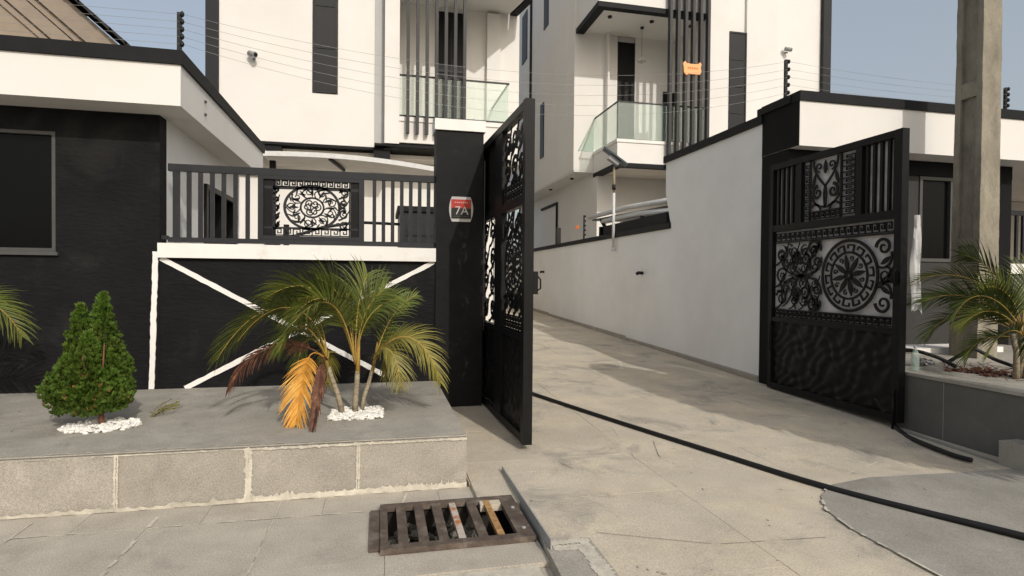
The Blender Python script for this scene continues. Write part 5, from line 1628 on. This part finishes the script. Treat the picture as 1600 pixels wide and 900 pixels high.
# tiny weed beside the conifer
wd = MB()
for k in range(7):
    x0, y0 = -1.84 + rnd.uniform(-0.03, 0.03), 5.35 + rnd.uniform(-0.03, 0.03)
    tx, ty, tz = x0 + rnd.uniform(-0.06, 0.22), y0 + rnd.uniform(-0.05, 0.25), 0.386 + rnd.uniform(0.04, 0.12)
    wd.tube([(x0, y0, 0.386), ((x0 + tx) / 2, (y0 + ty) / 2, 0.386 + (tz - 0.386) * 0.8), (tx, ty, tz)], 0.0025, 4)
    for q in range(5):
        t = 0.3 + 0.17 * q
        p = V(x0 + (tx - x0) * t, y0 + (ty - y0) * t, 0.386 + (tz - 0.386) * t)
        d = V(rnd.uniform(-1, 1), rnd.uniform(-1, 1), 0.3) * 0.02
        wd.face([p, p + d + V(0, 0, 0.006), p + d * 1.8, p + d - V(0, 0, 0.006)])
tag(wd.build('weed', LEAFY), 'small straggly weed growing just right of the conifer shrub', 'weed')

# left-edge palm, mostly outside the frame
pb2 = V(-3.62, 5.45, 0.386)
pl2 = thing('palm_plant', pb2, 'palm whose frond tips enter at the left edge', 'palm plant', 'palms')
for k in range(3):
    MB().tube([pb2 + V(0.05 * k - 0.05, 0.04 * (k % 2), -0.01), pb2 + V(0.08 * k - 0.08, 0, 0.3), pb2 + V(0.10 * k - 0.10, 0.02, 0.58)], 0.028, 8, r1=0.02).build('stem', TRUNK, pl2)
for k, (az, ln, tipz) in enumerate(((0.05, 0.80, 0.66), (0.9, 0.85, 0.7), (1.9, 0.9, 0.6), (2.9, 0.95, 0.8), (-2.2, 0.9, 0.7), (-0.95, 0.65, 0.9), (-1.5, 0.7, 0.9))):
    c, s = math.cos(az), math.sin(az)
    S0 = pb2 + V(0, 0, 0.55)
    frond((S0, S0 + V(c * ln * 0.2, s * ln * 0.2, 0.5), S0 + V(c * ln * 0.75, s * ln * 0.75, 0.6), pb2 + V(c * ln, s * ln, tipz)), 0.26, LEAF, pl2, roll=0.6, pairs=34)

# palm on the right planter
pb3 = V(6.10, 4.42, 0.628)
pl3 = thing('palm_plant', pb3, 'dark green palm on the right planter in front of the concrete pole', 'palm plant', 'palms')
for k in range(4):
    MB().tube([pb3 + V(0.06 * k - 0.09, 0.03 * (k % 2), -0.01), pb3 + V(0.07 * k - 0.09, 0, 0.25), pb3 + V(0.11 * k - 0.14, 0.02, 0.5)], 0.030, 8, r1=0.02).build('stem', TRUNK, pl3)
def Q_(x, z, y=0.0):
    return V(pb3.x + x, pb3.y + y, z)
C4 = pb3 + V(-0.03, 0, 0.42)
for b, c, d, ll, mm, ro in (
        (Q_(-0.12, 1.45, 0.05), Q_(-0.45, 1.80, 0.25), Q_(-0.75, 1.55, 0.55), 0.26, LEAF, 0.5),
        (Q_(-0.15, 1.35, 0.0), Q_(-0.50, 1.65, 0.1), Q_(-0.62, 1.20, 0.2), 0.26, LEAFD, 0.6),
        (Q_(-0.15, 1.20, 0.15), Q_(-0.45, 1.40, 0.4), Q_(-0.52, 0.95, 0.6), 0.26, LEAFD, 0.5),
        (Q_(-0.10, 1.10, -0.05), Q_(-0.35, 1.20, -0.05), Q_(-0.45, 0.85, 0.0), 0.24, LEAFD, 0.7),
        (Q_(0.0, 1.45, 0.1), Q_(-0.05, 1.80, 0.3), Q_(-0.18, 1.85, 0.5), 0.26, LEAFD, 0.9),
        (Q_(0.05, 1.45, 0.05), Q_(0.2, 1.75, 0.1), Q_(0.45, 1.65, 0.2), 0.28, LEAF, 0.7),
        (Q_(0.15, 1.3, -0.05), Q_(0.45, 1.55, -0.1), Q_(0.75, 1.15, -0.1), 0.28, LEAF, 0.6),
        (Q_(0.1, 1.2, -0.15), Q_(0.2, 1.5, -0.5), Q_(0.3, 1.1, -0.75), 0.26, LEAF, 0.3),
        (Q_(0.0, 1.3, 0.3), Q_(0.1, 1.55, 0.6), Q_(0.2, 1.25, 0.9), 0.26, LEAFD, 0.3),
        (Q_(-0.12, 1.30, 0.25), Q_(-0.3, 1.60, 0.6), Q_(-0.35, 1.3, 0.95), 0.26, LEAFD, 0.3),
        (Q_(-0.18, 1.35, 0.10), Q_(-0.42, 1.55, 0.3), Q_(-0.66, 1.35, 0.5), 0.26, LEAFD, 0.9),
        (Q_(-0.10, 1.25, 0.05), Q_(-0.30, 1.42, 0.15), Q_(-0.48, 1.10, 0.25), 0.26, LEAF, 0.9),
        (Q_(-0.06, 1.35, 0.0), Q_(-0.18, 1.58, 0.05), Q_(-0.40, 1.50, 0.10), 0.26, LEAF, 1.1),
        (Q_(-0.08, 1.00, 0.1), Q_(-0.28, 1.12, 0.2), Q_(-0.36, 0.78, 0.3), 0.24, LEAFD, 0.7),
        (Q_(-0.04, 1.05, -0.1), Q_(-0.16, 1.22, -0.2), Q_(-0.24, 0.90, -0.25), 0.24, LEAFD, 0.7),
        (Q_(-0.02, 1.25, -0.12), Q_(-0.12, 1.45, -0.28), Q_(-0.25, 1.2, -0.4), 0.22, LEAF, 0.4)):
    frond((C4, b, c, d), ll, mm, pl3, roll=ro, pairs=36)
dl = MB()
for _ in range(60):
    x, y = rnd.uniform(5.75, 6.5), rnd.uniform(4.3, 5.2)
    a = rnd.uniform(0, 6)
    l = rnd.uniform(0.05, 0.14)
    dl.bar((x, y, 0.64), (x + l * math.cos(a), y + l * math.sin(a), 0.645 + rnd.uniform(0, 0.05)), 0.008, 0.004)
for _ in range(80):
    dl.blob((rnd.uniform(5.8, 6.4), rnd.uniform(4.5, 5.0), 0.64), rnd.uniform(0.012, 0.035), (1, 1, 0.6), 0.3)
tag(dl.build('planter_litter', LEAFB), 'brown leaf litter and soil round the foot of the right palm', 'litter', kind='stuff')

# ------------------------------------------------------------------ hoses, bottle, bag, cloth
def smooth(pts, n=10):
    P = [Vector(p) for p in pts]
    P = [P[0] * 2 - P[1]] + P + [P[-1] * 2 - P[-2]]
    out = []
    for i in range(1, len(P) - 2):
        for k in range(n):
            t = k / n
            a, b, c, d = P[i - 1], P[i], P[i + 1], P[i + 2]
            out.append(0.5 * ((2 * b) + (c - a) * t + (2 * a - 5 * b + 4 * c - d) * t * t + (3 * b - a - 3 * c + d) * t**3))
    out.append(P[-2])
    return out
def lay(pts, r):
    return [(x, y, gz(y) + r + 0.002) for x, y in pts]
h = MB().tube(smooth(lay([(1.45, 8.6), (1.65, 7.7), (1.93, 6.88), (2.37, 5.72), (2.83, 4.60), (3.22, 3.57)], 0.021) + [(3.72, 2.64, 0.064), (4.3, 1.6, 0.064), (4.9, 0.6, 0.064)]), 0.021, 10)
tag(h.build('hose', HOSE), 'long black hose lying diagonally across the driveway', 'hose')
h = MB().tube(smooth([(5.22, 5.25, 0.30), (5.20, 5.05, 0.12), (5.10, 4.80, 0.05), (4.95, 4.5, 0.06), (4.86, 4.1, 0.06), (4.87, 3.92, 0.06)]), 0.021, 10)
tag(h.build('hose', HOSE), 'short black hose end curling out under the right gate leaf', 'hose')
h = MB().tube(smooth([(5.42, 5.5, 0.66), (5.55, 5.4, 0.78), (5.75, 5.3, 0.80), (5.95, 5.2, 0.74), (6.05, 5.05, 0.65)]), 0.020, 8)
tag(h.build('hose', HOSE), 'black hose arching over the planter top beside the plastic bottle', 'hose')
h = MB().tube(smooth([(6.35, 5.4, 0.65), (6.45, 5.3, 0.76), (6.6, 5.3, 0.80), (6.75, 5.2, 0.70), (6.75, 5.0, 0.65)]), 0.020, 8)
tag(h.build('hose', HOSE), 'black hose loop on the planter behind the right palm', 'hose')
bt = thing('plastic_bottle', (5.45, 5.0, 0.632), 'clear plastic bottle standing on the corner of the planter beside the gate', 'bottle')
MB().lathe((5.45, 5.0, 0.633), [(0.034, 0), (0.038, 0.01), (0.036, 0.08), (0.038, 0.15), (0.030, 0.19), (0.014, 0.225), (0.014, 0.238)], 14).build('body', BOTTLE, bt)
MB().lathe((5.45, 5.0, 0.8715), [(0.017, 0), (0.017, 0.022)], 12).build('cap', PLAST, bt)
bg_ = MB()
for k in range(7):
    bg_.blob((5.88 + rnd.uniform(-0.09, 0.09), 5.28 + rnd.uniform(-0.05, 0.05), 0.665 + rnd.uniform(0, 0.03)), rnd.uniform(0.03, 0.055), (1, 1, 0.7), 0.35, 2)
tag(bg_.build('crumpled_bag', GREYPL), 'crumpled grey plastic bag on the planter next to the arching hose', 'bag')
cl = MB()
nz, nx = 26, 7
grid = []
for j in range(nz + 1):
    t = j / nz
    row = []
    for i in range(nx + 1):
        q = i / nx - 0.3
        wdt = 0.05 + 0.10 * t
        z = 2.25 - 1.0 * t + 0.03 * math.sin(i * 2.1) * t
        row.append(cl.bm.verts.new((5.40 + 0.03 * t + q * wdt + 0.012 * math.sin(9 * t + i), 4.98 + 0.022 * math.sin(i * 1.7 + 3 * t) + 0.02 * t, z)))
    grid.append(row)
for j in range(nz):
    for i in range(nx):
        f = cl.bm.faces.new((grid[j][i], grid[j][i + 1], grid[j + 1][i + 1], grid[j + 1][i]))
        f.smooth = True
tag(cl.build('hanging_cloth', CLOTH), 'white cloth strip hanging behind the free edge of the right gate leaf', 'cloth')

# slim columnar tree added unseen past the right edge, only to shade the driveway
tb = V(5.35, 2.15, -0.05)
ct = thing('added_shade_tree', tb, 'slim columnar tree added out of view at the right to shade the driveway', 'tree')
MB().tube([tb, tb + V(0.02, 0, 1.2), tb + V(-0.02, 0.02, 3.0), tb + V(0, 0, 5.0)], 0.07, 9, r1=0.015).build('trunk', BARK, ct)
mb = MB()
rr = random.Random(77)
for _ in range(7000):
    t = rr.random()
    z = 1.35 + 3.7 * t
    r = 0.62 * (math.sin(PI * min(1, 0.12 + t * 0.86)) ** 0.6) * math.sqrt(rr.uniform(0.05, 1))
    a = rr.uniform(0, 2 * PI)
    c = tb + V(r * math.cos(a), r * math.sin(a), z)
    d = V(math.cos(a) * 0.5 + rr.uniform(-.4, .4), math.sin(a) * 0.5 + rr.uniform(-.4, .4), -0.9).normalized()
    w = d.cross(V(rr.uniform(-1, 1), rr.uniform(-1, 1), 0.4)).normalized() * rr.uniform(0.018, 0.03)
    l = rr.uniform(0.12, 0.22)
    mb.face([c, c + d * l * 0.4 + w, c + d * l, c + d * l * 0.4 - w])
mb.build('crown', LEAFD, ct)
